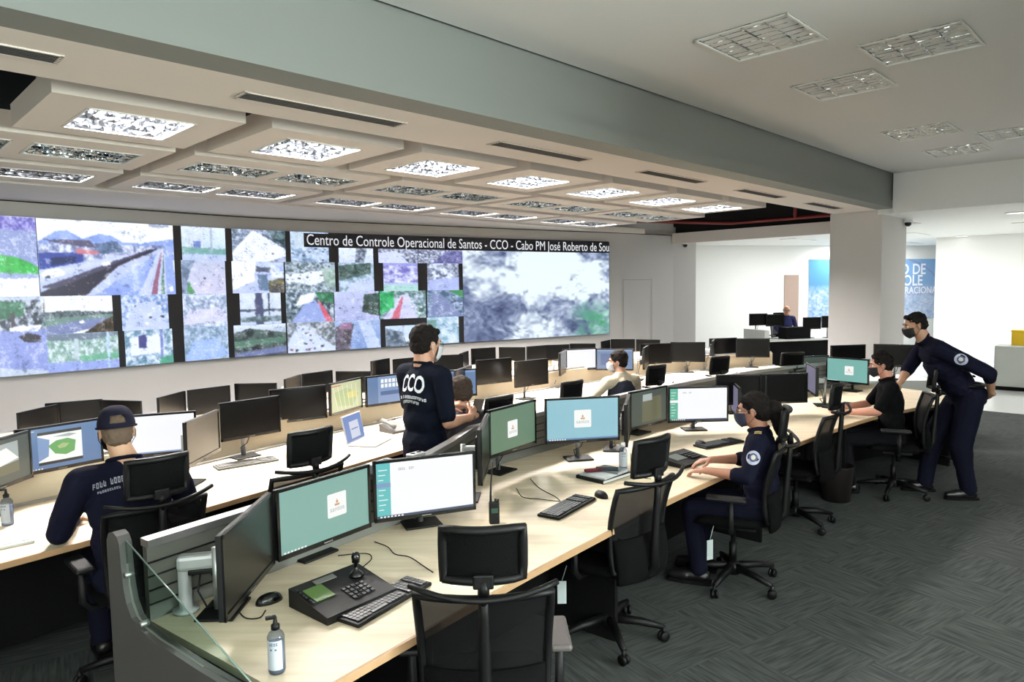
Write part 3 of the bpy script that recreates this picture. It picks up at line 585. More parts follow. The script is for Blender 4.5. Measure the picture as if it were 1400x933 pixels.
# satellite picture
u0, u1 = wu(633, 2), wu(832.5, 2); nx, ny = 220, 130
U, V = np.meshgrid(np.linspace(0, 1, nx), np.linspace(0, 1, ny))
U0, V0 = U, V; U = U0 + .06 * (vnoise(U0, V0, 6, 31) - .5); V = V0 + .08 * (vnoise(U0, V0, 6, 32) - .5)
n1 = .36 * vnoise(U + .3, V, 3, 5, 1.4) + .26 * vnoise(U, V, 7, 6, 1.4) + .2 * vnoise(U, V, 15, 7, 1.4) + .18 * vnoise(U, V, 34, 17, 1.4) 
n2 = .4 * vnoise(U, V, 9, 8, 1.4) + .35 * vnoise(U, V, 24, 9, 1.4) + .25 * vnoise(U, V, 50, 19, 1.4)
cl = np.clip((n1 - .42 + .35 * np.exp(-((U - .55) ** 2 / .08 + (V - .25) ** 2 / .12)) - .15 * np.exp(-((U - .15) ** 2 / .03 + (V - .8) ** 2 / .06))) * 4.5, 0, 1)[..., None]
gn = np.clip(1.6 * np.exp(-((U - .88) ** 2 / .02 + (V - .85) ** 2 / .05)) - .2, 0, 1)[..., None] * np.clip(n2 * 2 - .4, 0, 1)[..., None]
land = np.clip(np.array((26, 40, 84)) * (1 - n2[..., None]) + np.array((200, 214, 240)) * n2[..., None], 0, 255)
A = land * (1 - cl) + np.array((226, 240, 250)) * cl; A = A * (1 - gn) + np.array((60, 150, 110)) * gn
picture('satellite_picture', A, lambda a, b: dloc(wp(u0 + (u1 - u0) * a, rz(.5 + 3.5 * b), .006)), M_feed, dw)
# title band
zb0, zb1 = rz(.5), rz(.04); u0, u1 = wu(415, rz(.25)), wu(833, rz(.25))
uu = np.linspace(u0, u1, 40); mb = MB()
for i in range(39): mb.quad(dloc(wp(uu[i], zb0, .008)), dloc(wp(uu[i + 1], zb0, .008)), dloc(wp(uu[i + 1], zb1, .008)), dloc(wp(uu[i], zb1, .008)))
mb.build('title_band', mat('title_band_dark', (20, 20, 30), .3), dw)
vs, fs = text_mesh('Centro de Controle Operacional de Santos - CCO - Cabo PM José Roberto de Sou', 1.0)
x0, x1 = min(v[0] for v in vs), max(v[0] for v in vs); ua_, ub_ = wu(419, rz(.25)), wu(832, rz(.25)); ky = .2 / .72
MB().add([dloc(wp(ua_ + (ub_ - ua_) * (v[0] - x0) / (x1 - x0), (zb0 + zb1) / 2 + v[1] * ky, .012)) for v in vs], fs).build('title_lettering', mat('title_white', (236, 238, 244), emit=.95), dw)

# flush door in the front wall
p0, p1 = at(855, 470, .95), at(893, 470, .95)
def onwall(px, z=1.2, off=.0):
    u = wu(px, z); return u
ud0, ud1 = onwall(855), onwall(893); mb = MB()
for a, b in ((ud0 - .02, ud0), (ud1, ud1 + .02)): mb.quad(wp(a, -.1, -.055), wp(b, -.1, -.055), wp(b, 2.2, -.055), wp(a, 2.2, -.055))
mb.quad(wp(ud0 - .02, 2.18, -.055), wp(ud1 + .02, 2.18, -.055), wp(ud1 + .02, 2.2, -.055), wp(ud0 - .02, 2.2, -.055))
struct('door_1', mb, mat('door_gap', (168, 166, 160), .8), 'flush service door right of the display')

# ------------------------------------------------------------------ far room
p = far(1073), far(1092)
mb = MB().strip([p[0], p[1]], [p[0] - fn * .03, p[1] - fn * .03], 0, 2.3)
d2 = struct('door_2', mb, M_door, 'narrow beige doorway in the bright far wall')
m0, m1 = far(1106), far(1317)
mural = thing('wall_mural', 'large blue and white photo mural with pale lettering on the far wall', 'mural', (m0[0], m0[1], .9))
def mpos(a, z, off=.02): q = m0 + (m1 - m0) * a - fn * off; return (q[0] - m0[0], q[1] - m0[1], z - .9)
MB().strip([m0 - m0, m1 - m0], [m0 - m0 - fn * .015, m1 - m0 - fn * .015], 0, 1.86).build('mural_board', M_white, mural)
nx, ny = 150, 80; U, V = np.meshgrid(np.linspace(0, 1, nx), np.linspace(0, 1, ny))
city = vnoise(U, V, 40, 21, 2.6) * .6 + vnoise(U, V, 16, 22, 2.6) * .4
skyc = np.array((84, 156, 206)) * (1 - V[..., None] * .3) + np.array((40, 20, 6)) * V[..., None] * .8
lite = np.clip((U - .12) * 3, 0, 1)[..., None]
skyc = skyc * (1 - lite * .55) + np.array((170, 196, 230)) * lite * .55
cc = np.array((84, 134, 186)) * (1 - city[..., None]) + np.array((236, 238, 246)) * city[..., None]
cc = cc * (1 - lite * .35) + np.array((232, 224, 236)) * lite * .35
k = np.clip((V - .40) * 8, 0, 1)[..., None]; A = skyc * (1 - k) + cc * k
arc = (np.abs(np.hypot((U - .52) * 2.2, (V - .75)) - .78) < .012) & (U > .62); A[arc] = (140, 150, 190)
hb = (V > .02) & (V < .62) & (U < .80) & (U > .62); A[hb] = A[hb] * .86 + np.array((130, 150, 215)) * .14
ml = colour_emission('mural_print', 0); b = ml.node_tree.nodes['Principled BSDF']; a_ = [n for n in ml.node_tree.nodes if n.type == 'ATTRIBUTE'][0]
ml.node_tree.links.new(a_.outputs['Color'], b.inputs['Base Color']); b.inputs['Roughness'].default_value = .5
picture('printed_view', A, lambda a, b: mpos(a, 2.76 - 1.86 * b), ml, mural)
for body, px, z, sz in (('CENTRO DE', 1228, 2.43, .46), ('CONTROLE', 1222, 2.08, .46), ('OPERACIONAL', 1220, 1.78, .30)):
    vs, fs = text_mesh(body, sz, font_bold=True); xr = max(v[0] for v in vs)
    ar = (1283 - 1106) / (1317 - 1106) if body != 'CENTRO DE' else (1262 - 1106) / 211
    if body == 'CONTROLE': ar = (1258 - 1106) / 211
    L = np.hypot(*(m1 - m0))
    MB().add([mpos(ar + (v[0] - xr) * .9 / L, z + v[1], .035) for v in vs], fs).build('mural_lettering', mat('mural_letter_white', (236, 240, 248), .5), mural)

# low cabinet with a yellow box at the right edge
ca = at(1358, 529, .06); cdir = np.array([.745, -.667]); cn = np.array([-.667, -.745])
c1 = np.array(ca[:2]); c2 = c1 + cdir * 1.5; bk = -cn * .5
cab = thing('low_cabinet', 'pale grey low cabinet by the right edge with a yellow box on it', 'cabinet', (c1[0], c1[1], 0))
q = lambda p: (p[0] - c1[0], p[1] - c1[1])
MB().prism([q(c1), q(c2), q(c2 + bk), q(c1 + bk)], .08, .82).build('carcass', M_cab, cab)
MB().prism([q(c1 + bk * .1), q(c2 + bk * .1), q(c2 + bk), q(c1 + bk)], .0, .08).build('plinth', M_dark, cab)
for k in range(2):
    a, b_ = c1 + cdir * (.02 + .74 * k), c1 + cdir * (.73 + .74 * k)
    MB().prism([q(a + cn * .018), q(b_ + cn * .018), q(b_), q(a)], .1, .80).build('door', M_cab, cab)
yb = at(1381, 473, .82); yb = np.array(yb[:2]) + bk * .3
mb = MB().prism([(0, 0), tuple(cdir * .55), tuple(cdir * .55 + bk * .6), tuple(bk * .6)], 0, .27)
yo = thing('storage_box', 'bright yellow box on top of the pale low cabinet', 'box', (yb[0], yb[1], .82)); mb.build('box_body', M_yellow, yo)
MB().prism([tuple(-cdir * .01 + cn * .01), tuple(cdir * .56 + cn * .01), tuple(cdir * .56 + bk * .62), tuple(-cdir * .01 + bk * .62)], .25, .28).build('lid', M_yellow, yo)

# small cameras
for (x, y, z, lb) in ((938, 324, 3.2, 'small dark dome camera on the pier beside the front wall'), (1239, 300, 3.14, 'small dark sensor at the top right corner of the column')):
    p = at(x, y, z); t = thing('dome_camera', lb, 'camera', p)
    if x < 1000: p = proj_y = None; t.location = Vector((4.42, 17.70, 3.02))
    else: t.location = st(cs0 + 1.2, ct0 + .06, 3.05)
    MB().lathe([(.02, .1), (.07, .1), (.075, .06), (.06, .05)], n=16).build('camera_base', M_whitep, t)
    MB().ball((0, 0, .03), .055).build('camera_dome', M_blackg, t)
# ------------------------------------------------------------------ desks
FA = smoothline([(-.67, 2.05), (-.37, 2.45), (.05, 2.99), (.52, 3.56), (.90, 4.02), (1.34, 4.5), (2.0, 5.2), (2.74, 5.93), (3.42, 6.52), (4.2, 7.05), (5.1, 7.5)], 3)
FB = smoothline([(-3.3, 2.15), (-2.43, 3.22), (-1.86, 3.97), (-1.0, 5.27), (-.3, 6.3), (.4, 7.25), (1.35, 8.2), (2.4, 9.0), (3.4, 9.55), (4.5, 10.0)], 3)
FC = smoothline([(-5.1, 4.7), (-3.9, 5.95), (-2.8, 7.2), (-1.95, 8.4), (-.95, 9.9), (.45, 11.45), (1.8, 12.35), (3.2, 13.0)], 3)
def desk_row(name, label, L, depth, z, panel_h, riser, legs_at, parent=None):
    t = thing(name, label, 'desk', (float(L[0][0]), float(L[0][1]), z))
    o = np.array(L[0]); q = lambda P: [p - o for p in P]
    dv = depth if hasattr(depth, '__len__') else [depth] * len(L); dn_ = offset(L, 1.0)
    off = lambda e: [p + (m_ - p) * (d_ + e) for p, m_, d_ in zip(L, dn_, dv)]
    B = off(0)
    MB().strip(q(offset(L, .012)), q(B), .71, .74).build('worktop', M_wood, t)
    MB().strip(q(L), q(offset(L, .012)), .709, .7395).build('worktop_edge', M_woodedge, t)
    if riser:
        MB().strip(q(off(-.09)), q(off(-.06)), .74, .755).build('cable_strip', M_alu, t)
        MB().strip(q(off(-.03)), q(B), .74, .74 + riser).build('wood_riser', M_riser, t)
    MB().strip(q(off(.002)), q(off(.034)), .04, panel_h - .03).build('back_panel', M_greyp, t)
    MB().strip(q(off(-.012)), q(off(.048)), panel_h - .03, panel_h).build('top_rail', M_alu, t)
    gm = MB()
    for zz in np.arange(z + .80 if riser == 0 else 9, panel_h - .05, .055): gm.strip(q(off(-.003)), q(off(.003)), zz, zz + .006)
    if gm.v: gm.build('slat_groove', M_black2, t)
    MB().strip(q(offset(L, .58)), q(offset(L, .60)), .08, .705).build('modesty_panel', M_dark, t)
    cum = np.concatenate([[0], np.cumsum([np.hypot(*(L[i + 1] - L[i])) for i in range(len(L) - 1)])])
    for s in legs_at:
        i = int(np.clip(np.searchsorted(cum, s), 1, len(L) - 1)); p = L[i]; d = (L[i] - L[i - 1]); d = d / np.hypot(*d); n = np.array([-d[1], d[0]])
        a = p + n * .12 - o; b = p + n * (dv[0] - .01) - o
        MB().prism([a, b, b + d * .03, a + d * .03], .0, .708).build('side_panel', M_dark, t)
    return t
DPA = [float(np.interp(i, [0, 7, 11, 40], [.93, .97, 1.36, 1.36])) for i in range(len(FA))]
DA = desk_row('control_desk', 'long curved maple desk of the nearest row, with the glass end screen', FA, DPA, 0, 1.06, 0, (.55, 2.1, 3.9, 5.7, 7.4))
DB = desk_row('control_desk', 'long curved maple desk of the middle row with a wood riser behind the screens', FB, 1.06, 0, .96, .20, (.5, 2.4, 4.4, 6.4, 8.6, 10.4))
DC = desk_row('control_desk', 'long curved desk of the front row, under the display wall', FC, 1.0, -.17, .9, .15, (.6, 3, 5.5, 8, 10))
# rounded end panel with glass screen on the nearest row
d = FA[1] - FA[0]; d = d / np.hypot(*d); n = np.array([-d[1], d[0]])
ep = thing('desk_end_screen', 'grey rounded end panel carrying a clear glass screen, at the near end of the desk', 'end panel', (float(FA[0][0] - d[0] * .055), float(FA[0][1] - d[1] * .055), 0))
prof = [(-.16, .02), (1.02, .02), (1.02, 1.075), (1.0, 1.105), (.965, 1.115), (.935, 1.105), (.917, 1.08), (.912, 1.0), (.903, .92), (.885, .86), (.85, .815), (.79, .788), (.68, .775), (.4, .765), (-.12, .76), (-.16, .72)]
M = Matrix(((n[0], 0, -d[0]), (n[1], 0, -d[1]), (0, 1, 0)))
mb = MB(); mb.prism(prof, .004, .05, M=M); mb.build('end_panel', M_grey, ep)
mb = MB(); mb.tube([M @ Vector((a, b, .027)) for a, b in prof[7:14]], .0045, 8); mb.build('edge_trim', M_greyp, ep)
gl = [(.914, 1.085), (.908, .99), (.898, .91), (.878, .85), (.845, .808), (.78, .783), (.66, .772), (.3, .768), (.03, .762)]
MB().prism(gl, .022, .03, M=M).build('glass_screen', M_glass, ep)
MB().tube([M @ Vector((.912, 1.087, .026)), M @ Vector((.03, .766, .026))], .003, 6).build('glass_edge', M_glassedge, ep)
mb = MB()
for a, b in ((.902, .96), (.80, .80)): mb.tube([M @ Vector((a, b, .012)), M @ Vector((a, b, .042))], .011, 10)
mb.build('glass_clip', M_alu, ep)

# far desk group beyond the column
fdk = at(1046, 509, 0); fdk = np.array([6.05, 15.9]); fx = np.array([.97, .24]); fy = np.array([-.24, .97])
t = thing('far_desk', 'white desk with a dark front far behind, left of the column', 'desk', (fdk[0], fdk[1], 0))
q4 = lambda a, b, c, d_: [fx * a + fy * c, fx * b + fy * c, fx * b + fy * d_, fx * a + fy * d_]
MB().prism(q4(-.2, 2.3, 0, .8), .71, .75).build('worktop', M_white, t)
MB().prism(q4(-.1, 2.3, .06, .1), .05, .71).build('front_panel', M_dark, t)
MB().prism(q4(-.32, -.2, -.05, .8), .003, .98).build('side_panel', M_white, t)
MB().prism(q4(-1.2, -.35, .0, .7), .71, .75).build('side_worktop', M_whitep, t)
MB().prism(q4(-1.15, -.4, .08, .12), .0, .71).build('side_front', M_cab, t)
MB().prism(q4(.35, 1.0, .1, .4), .75, 1.02).build('desk_organiser', M_dark, t)
t = thing('far_desk', 'white desk with two switched-off screens just left of the bending officer', 'desk', (4.75, 9.0, 0))
MB().prism([(-.72, .02), (.75, -.06), (.8, .60), (-.66, .68)], .71, .74).build('worktop', M_white, t)
MB().prism([(-.72, .02), (.75, -.06), (.75, -.03), (-.72, .05)], .02, .71).build('front_panel', M_white, t)
MB().prism([(-.66, .64), (.8, .56), (.8, .60), (-.66, .68)], .02, .71).build('back_panel', M_white, t)

# ------------------------------------------------------------------ screens
def scr(name, rgb, k=1.0): return mat(name, rgb, .3, emit=k)
S_off = mat('screen_off', (7, 7, 8), .28, spec=.2); S_offb = mat('screen_off_warm_reflection', (13, 12, 12), .24)
E_white, E_teal, E_teal2, E_sky, E_green = scr('e_white', (246, 247, 252)), scr('e_teal', (128, 172, 162)), scr('e_sidebar_teal', (96, 190, 190)), scr('e_sky', (142, 192, 206)), scr('e_sage', (98, 128, 104))
E_card, E_or, E_gtx, E_blue, E_blue2 = scr('e_card', (244, 246, 244)), scr('e_emblem', (206, 160, 120)), scr('e_grey_text', (168, 178, 176)), scr('e_photo_blue', (92, 124, 168)), scr('e_light_blue', (126, 154, 196))
E_dim, E_dim2, E_dk, E_task = scr('e_dim_sage', (66, 78, 72)), scr('e_dim_olive', (98, 98, 74)), scr('e_black', (14, 16, 22)), scr('e_taskbar', (52, 66, 96))
E_map, E_map2, E_map3, E_lime, E_navy, E_lil = scr('e_map', (196, 204, 160)), scr('e_map_green', (172, 190, 130)), scr('e_red', (206, 110, 90)), scr('e_grass', (104, 168, 92)), scr('e_navy', (70, 100, 150)), scr('e_lilac', (112, 108, 132))
E_gui, E_map4, E_tealb = scr('e_gui_green', (88, 176, 150)), scr('e_map_yellow', (214, 206, 120)), scr('e_teal_screen', (120, 178, 170))
PAL = [S_off, S_offb, E_white, E_teal, E_teal2, E_sky, E_green, E_card, E_or, E_gtx, E_blue, E_blue2, E_dim, E_dim2, E_dk, E_task, E_map, E_map2, E_map3, E_lime, E_navy, E_lil, E_gui, E_map4, E_tealb]
IX = {m: i for i, m in enumerate(PAL)}
_txtc = {}
def screen_mesh(kind, w, h):
    """picture on a screen in the plane y = 0, facing -y, centred at the origin"""
    mb = MB(); lay = [0]
    def r(x0, y0, x1, y1, m, dz=1):   # 0..1 from the top left
        lay[0] += dz; y = -.0004 * lay[0]; X = lambda a: (a - .5) * w; Z = lambda b: (.5 - b) * h
        mb.quad((X(x0), y, Z(y1)), (X(x1), y, Z(y1)), (X(x1), y, Z(y0)), (X(x0), y, Z(y0)), IX[m])
    def poly_(P, m):
        lay[0] += 1; y = -.0004 * lay[0]; mb.add([((a - .5) * w, y, (.5 - b) * h) for a, b in P], [tuple(range(len(P) - 1, -1, -1))], IX[m])
    def text(s, x, y, size, m):
        lay[0] += 1
        if s not in _txtc: _txtc[s] = text_mesh(s, 1.0)
        vs, fs = _txtc[s]; mb.add([((x - .5) * w + v[0] * size, -.0004 * lay[0], (.5 - y) * h + v[1] * size) for v in vs], fs, IX[m])
    def marks(n, x, y, ww, hh, m, seed=1):
        lay[0] += 1; vs, fs = strokes(n, ww, hh, seed); mb.add([((x - .5) * w + v[0], -.0004 * lay[0], (.5 - y) * h + v[1]) for v in vs], fs, IX[m])
    def card(cx, cy, s):
        a, b = s / 2, s / 2 * w / h; n = 5; P = []
        for (sx, sy, a0) in ((1, 1, 0), (-1, 1, 90), (-1, -1, 180), (1, -1, 270)):
            for k in range(n):
                q = R(a0 + 90 * k / (n - 1)); P.append((cx + sx * a * .86 + math.cos(q) * a * .14, cy - (sy * b * .86 + math.sin(q) * b * .14)))
        poly_(P, E_card)
        ew = a * .28
        poly_([(cx - ew, cy - b * .1), (cx + ew, cy - b * .1), (cx + ew * .8, cy + b * .08), (cx - ew * .8, cy + b * .08)], E_or)
        poly_([(cx - ew * .5, cy - b * .22), (cx, cy - b * .5), (cx + ew * .5, cy - b * .22), (cx, cy - b * .12)], E_or)
        text('santos', cx, cy + b * .34, w * s * .30, E_gtx)
    def taskbar(m=E_dk, c=E_gtx):
        r(0, .955, 1, 1, m)
        for k in range(7): r(.03 + k * .035, .963, .05 + k * .035, .99, c)
    if kind == 'off': r(0, 0, 1, 1, S_off)
    elif kind == 'offb': r(0, 0, 1, 1, S_offb)
    elif kind == 'teal': r(0, 0, 1, 1, E_teal); card(.62, .47, .22); taskbar(E_teal, E_card)
    elif kind == 'tealb': r(0, 0, 1, 1, E_tealb); card(.55, .5, .22); taskbar(E_tealb, E_card)
    elif kind == 'sage': r(0, 0, 1, 1, E_green); card(.48, .52, .22)
    elif kind == 'sky': r(0, 0, 1, 1, E_sky); card(.5, .48, .24); taskbar(E_blue, E_card)
    elif kind in ('gui', 'gui2'):
        r(0, 0, 1, 1, E_white); c = E_teal2 if kind == 'gui' else E_gui; r(0, 0, .14, 1, c)
        for k in range(9): r(.02, .12 + k * .09, .11 - (k % 3) * .02, .135 + k * .09, E_card)
        r(.0, .36, .14, .44, E_blue2 if kind == 'gui' else E_card)
        marks(9, .30, .13, w * .16, w * .026, E_gtx); taskbar(E_task, E_card)
    elif kind == 'white': r(0, 0, 1, 1, E_white); taskbar(E_blue2, E_card)
    elif kind == 'aerial':
        r(0, 0, 1, 1, E_blue); r(.22, .1, .76, .9, E_dk); r(.22, .17, .76, .83, E_card)
        poly_([(.22, .2), (.36, .3), (.34, .7), (.22, .8)], E_blue2)
        poly_([(.34, .45), (.44, .34), (.58, .32), (.68, .4), (.66, .66), (.55, .72), (.42, .66)], E_lime); poly_([(.45, .48), (.52, .42), (.6, .46), (.55, .54), (.47, .55)], E_map2)
        poly_([(.4, .24), (.6, .2), (.7, .24), (.6, .28)], E_gtx); taskbar(E_blue, E_card); marks(11, .11, .05, w * .15, w * .014, E_card, 4)
    elif kind == 'photo':
        r(0, 0, 1, 1, E_dim); r(.2, .1, .8, .8, E_gtx); poly_([(.2, .3), (.6, .2), (.8, .5), (.4, .6)], E_card); poly_([(.3, .6), (.8, .55), (.8, .8), (.2, .8)], E_dim2)
    elif kind == 'dimmap':
        r(0, 0, 1, 1, E_dim); r(.3, .2, .85, .92, E_dim2); r(.32, .1, .58, .3, E_gtx); poly_([(.4, .5), (.7, .4), (.8, .8), (.45, .86)], E_map2 if False else E_dim2)
    elif kind == 'greenmap':
        r(0, 0, 1, 1, E_map); poly_([(.1, .3), (.5, .2), (.9, .5), (.7, .9), (.2, .8)], E_map2); poly_([(.5, .4), (.8, .35), (.85, .6), (.55, .6)], E_map4); r(0, .06, .3, .1, E_map3)
        for k in range(6): poly_([(.05 + k * .15, .1), (.06 + k * .15, .1), (.2 + k * .13, .95), (.19 + k * .13, .95)], E_card)
    elif kind == 'desktop':
        r(0, 0, 1, 1, E_blue2); r(0, 0, .25, 1, E_blue)
        for k in range(7):
            for j in range(2): r(.32 + k * .09, .1 + j * .18, .385 + k * .09, .24 + j * .18, E_card)
        r(.3, .55, .95, .7, E_navy)
    elif kind == 'blue': r(0, 0, 1, 1, E_blue); r(.0, 0, 1, .08, E_blue2); r(.1, .2, .4, .8, E_navy)
    elif kind == 'lilac': r(0, 0, 1, 1, E_lil)
    elif kind == 'dimgreen': r(0, 0, 1, 1, E_dim); r(.5, .35, .7, .8, E_dim2)
    return mb
_protos = {}
def monitor(kind, w, h, x, y, z, rz_, label, group, feet, armed=True):
    """rz_ = 0: screen faces -y; (x, y, z) = middle of the top edge of the screen; feet = height of the worktop"""
    t = thing('desk_monitor', label, 'monitor', (x, y, z - h), rz_, group)
    key = (kind, w, h, round(z - h - feet, 3), armed)
    if key in _protos:
        for ch in _protos[key]:
            c = ch.copy(); C.objects.link(c); c.parent = t
            if c.name.startswith('housing'):
                for g in ch.children: gg = g.copy(); C.objects.link(gg); gg.parent = c
        return t
    parts = []
    b = .014
    mb = MB()
    mb.box((0, .016, h / 2), (w, .022, h), bev=.004)
    mb.box((0, .036, h / 2), (w * .62, .03, h * .6), bev=.01)
    hs = mb.build('housing', M_black2 if kind not in ('gui', 'teal', 'sky') else M_black, t); parts.append(hs)
    fr = MB()
    for c, d_ in (((0, .002, b / 2 + .004), (w, .008, b + .008)), ((0, .002, h - b / 2), (w, .008, b)), ((-w / 2 + b / 2, .002, h / 2), (b, .008, h)), ((w / 2 - b / 2, .002, h / 2), (b, .008, h))): fr.box(c, d_)
    parts.append(fr.build('bezel', M_blackg, t))
    sm = screen_mesh(kind, w - 2 * b, h - 2 * b - .006); s = sm.build('screen', PAL, t, (0, .003, h / 2 + .003)); parts.append(s)
    ln = MB().box((0, -.003, .009), (.05, .002, .006)); ln.build('maker_plate', M_greyp, hs)
    # arm and post
    dz = feet - (z - h)
    ar = MB(); ar.box((0, .056, h * .45), (.11, .014, .11), bev=.004); ar.box((0, .095, h * .45), (.045, .08, .05), bev=.008)
    parts.append(ar.build('mount_arm', M_silver, t))
    po = MB(); po.tube([(0, .14, dz + .012), (0, .14, h * .45 + .035)], .016, 12)
    parts.append(po.build('post', M_alu, t))
    ft = MB(); ft.box((0, .12, dz + .007), (.2, .15, .012), bev=.004)
    parts.append(ft.build('foot', M_black, t))
    cb = MB(); cb.tube([(.03, .05, h * .3), (.05, .1, .02), (.02, .12, dz * .4), (-.04, .1, dz * .5), (-.02, .13, dz + .02)], .0035, 6)
    parts.append(cb.build('cable', M_black, t))
    _protos[key] = parts
    return t
def mpx(kind, x0, y0, x1, y1, z, w, label, group, feet=.74, rot=None, wide=None):
    p, q = at(x0, y0, z), at(x1, y1, z); m = (p + q) / 2
    a = math.atan2(q[1] - p[1], q[0] - p[0]) if rot is None else R(rot)
    monitor(kind, w, w * .585 if w > .5 else w * .592, float(m[0]), float(m[1]), z, a, label, group, feet)
def mxy(kind, x, y, ang, z, w, label, group, feet=.74):
    monitor(kind, w, w * .585 if w > .5 else w * .592, x, y, z, R(ang), label, group, feet)
GA, GB_, GC = 'monitors on the nearest desk row', 'monitors on the middle desk row', 'monitors on the front desk row'
mpx('offb', 302, 735, 373, 672, 1.14, .545, 'switched-off monitor turned sideways next to the glass end screen', GA)
mpx('teal', 376, 672, 506, 635, 1.14, .545, 'monitor with a teal desktop and white logo card, second from the glass end screen', GA)
mpx('gui', 509, 632, 650, 617, 1.14, .545, 'monitor with a white window and teal sidebar, in front of the standing man', GA)
mxy('off', -.165, 4.12, 87, 1.215, .545, 'monitor seen edge-on left of the sage green screen', GA)
mpx('sage', 668, 562, 733, 546, 1.22, .545, 'monitor with a sage green desktop and white logo card', GA)
mpx('sky', 743, 546, 849, 541, 1.22, .56, 'monitor with a light blue desktop and white card above the stack of papers', GA)
mxy('off', .90, 5.33, 78, 1.14, .545, 'monitor seen edge-on right of the light blue screen', GA)
mpx('dimmap', 861, 537, 913, 527, 1.14, .545, 'monitor with a dim olive map left of the seated woman', GA)
mpx('gui2', 915, 530, 995, 528, 1.14, .53, 'monitor with a white window and green sidebar facing the seated woman', GA)
mxy('lilac', 2.13, 6.62, -100, 1.06, .50, 'monitor seen from the side with a lilac glow, right of the white window screen', GA)
mpx('off', 987, 513, 1041, 512, 1.14, .50, 'black switched-off monitor behind the seated woman, left one of the pair', GA, rot=3)
mpx('off', 1043, 512, 1101, 510, 1.14, .50, 'black switched-off monitor behind the seated woman, right one of the pair', GA, rot=8)
mxy('lilac', 3.12, 7.22, -102, 1.165, .50, 'monitor seen from the side with a lilac glow, left of the young man', GA)
mpx('dimgreen', 1092, 487, 1127, 487, 1.14, .50, 'dim green monitor behind the side-on one, left of the column', GA, rot=14)
mpx('tealb', 1130, 488, 1188, 492, 1.14, .50, 'monitor with a bright teal desktop in front of the young man', GA)
mxy('off', 4.40, 9.05, 10, 1.21, .50, 'black monitor behind the head of the young man', GA, .74)
mxy('off', 4.97, 8.98, -28, 1.215, .50, 'black monitor between the young man and the bending officer', GA, .74)
mpx('photo', -22, 606, 20, 594, 1.2, .49, 'monitor with a grey aerial photo, cut by the left picture edge', GB_)
mpx('aerial', 26, 588, 134, 572, 1.2, .49, 'blue monitor with a green aerial photo, left of the man in the cap', GB_)
mpx('white', 176, 567.5, 250, 564, 1.2, .49, 'monitor with a plain white screen right of the man in the cap', GB_, rot=22)
mpx('offb', 255, 578, 299, 560, 1.2, .49, 'brown-reflecting switched-off monitor right of the white screen', GB_)
mpx('off', 301, 552, 381, 541, 1.2, .485, 'black switched-off monitor above the light keyboard', GB_)
mpx('off', 366, 534, 448, 526, 1.2, .49, 'black switched-off monitor left of the green map screen', GB_)
mpx('greenmap', 452, 525, 494, 516, 1.2, .485, 'monitor with a pale green street map above the laptop', GB_)
mpx('desktop', 497, 516, 563, 509, 1.2, .49, 'monitor with a blue window list left of the standing man', GB_)
mpx('blue', 598, 507, 646, 505, 1.18, .485, 'blue monitor half hidden behind the two men', GB_, rot=26)
mxy('offb', -.50, 7.15, 74, 1.2, .485, 'dark monitor turned sideways behind the seated grey-haired man', GB_)
mpx('offb', 651, 493, 700, 489, 1.2, .485, 'brown-reflecting monitor right of the grey-haired man, left one of the pair', GB_)
mpx('offb', 701, 496, 752, 489, 1.2, .50, 'brown-reflecting monitor right of the grey-haired man, right one of the pair', GB_, rot=40)
mxy('offb', .66, 8.85, 76, 1.2, .49, 'grey monitor turned sideways left of the white far screen', GB_)
mpx('white', 771, 478, 814, 476, 1.2, .49, 'far monitor with a plain white screen on the middle row', GB_)
mpx('blue', 815, 477, 866, 477, 1.2, .49, 'far monitor with a blue screen behind the man in white sleeves', GB_)
mxy('off', 1.83, 9.4, 72, 1.2, .49, 'dark monitor turned sideways right of the far blue screen', GB_)
mpx('off', 877, 471, 917, 469, 1.2, .49, 'black monitor right of the man in white sleeves, left one of the pair', GB_, rot=16)
mpx('off', 918, 468, 963, 468, 1.2, .49, 'black monitor right of the man in white sleeves, right one of the pair', GB_)
mxy('off', 3.02, 10.35, 70, 1.2, .485, 'black monitor turned sideways near the pier', GB_)
mpx('off', 974, 463, 1004, 462, 1.2, .47, 'black monitor in front of the bright far wall, left one of the last pair', GB_, rot=14)
mpx('off', 1007, 463, 1052, 463, 1.2, .49, 'black monitor in front of the bright far wall, right one of the last pair', GB_)
lows = [(30, 567, 75, 551, 'far left one, turned sideways'), (76, 551, 126, 547, 'second from the left'), (127, 547, 200, 549, 'third from the left, behind the cap'), (214, 545, 256, 534, 'turned sideways above the white screen'),
 (257, 534, 314, 527, 'above the brown-reflecting monitor'), (319, 525, 379, 524, 'above the black monitor with the keyboard'), (392, 519, 410, 512, 'narrow sideways one above the keyboard'), (411, 512, 457, 506, 'above the green map screen'),
 (458, 508, 508, 508, 'left of the blue window list'), (509, 494, 532, 490, 'narrow sideways one left of the standing man'), (535, 492, 575, 488, 'touching the left shoulder of the standing man'), (600, 486, 626, 485, 'just right of the head of the standing man'), (629, 484, 641, 480, 'narrow one right of the standing man'),
 (644, 477, 678, 475, 'first of the long run right of the standing man'), (678, 475, 722, 475, 'second of the long run right of the standing man'), (722, 474, 747, 472, 'third of the long run right of the standing man'), (747, 472, 776, 471, 'fourth of the long run right of the standing man'),
 (776, 470, 817, 470, 'above the far white screen'), (819, 468, 838, 464, 'sideways one above the far blue screen'), (838, 464, 865, 464, 'above the man in white sleeves'), (867, 464, 905, 465, 'last one before the pier')]
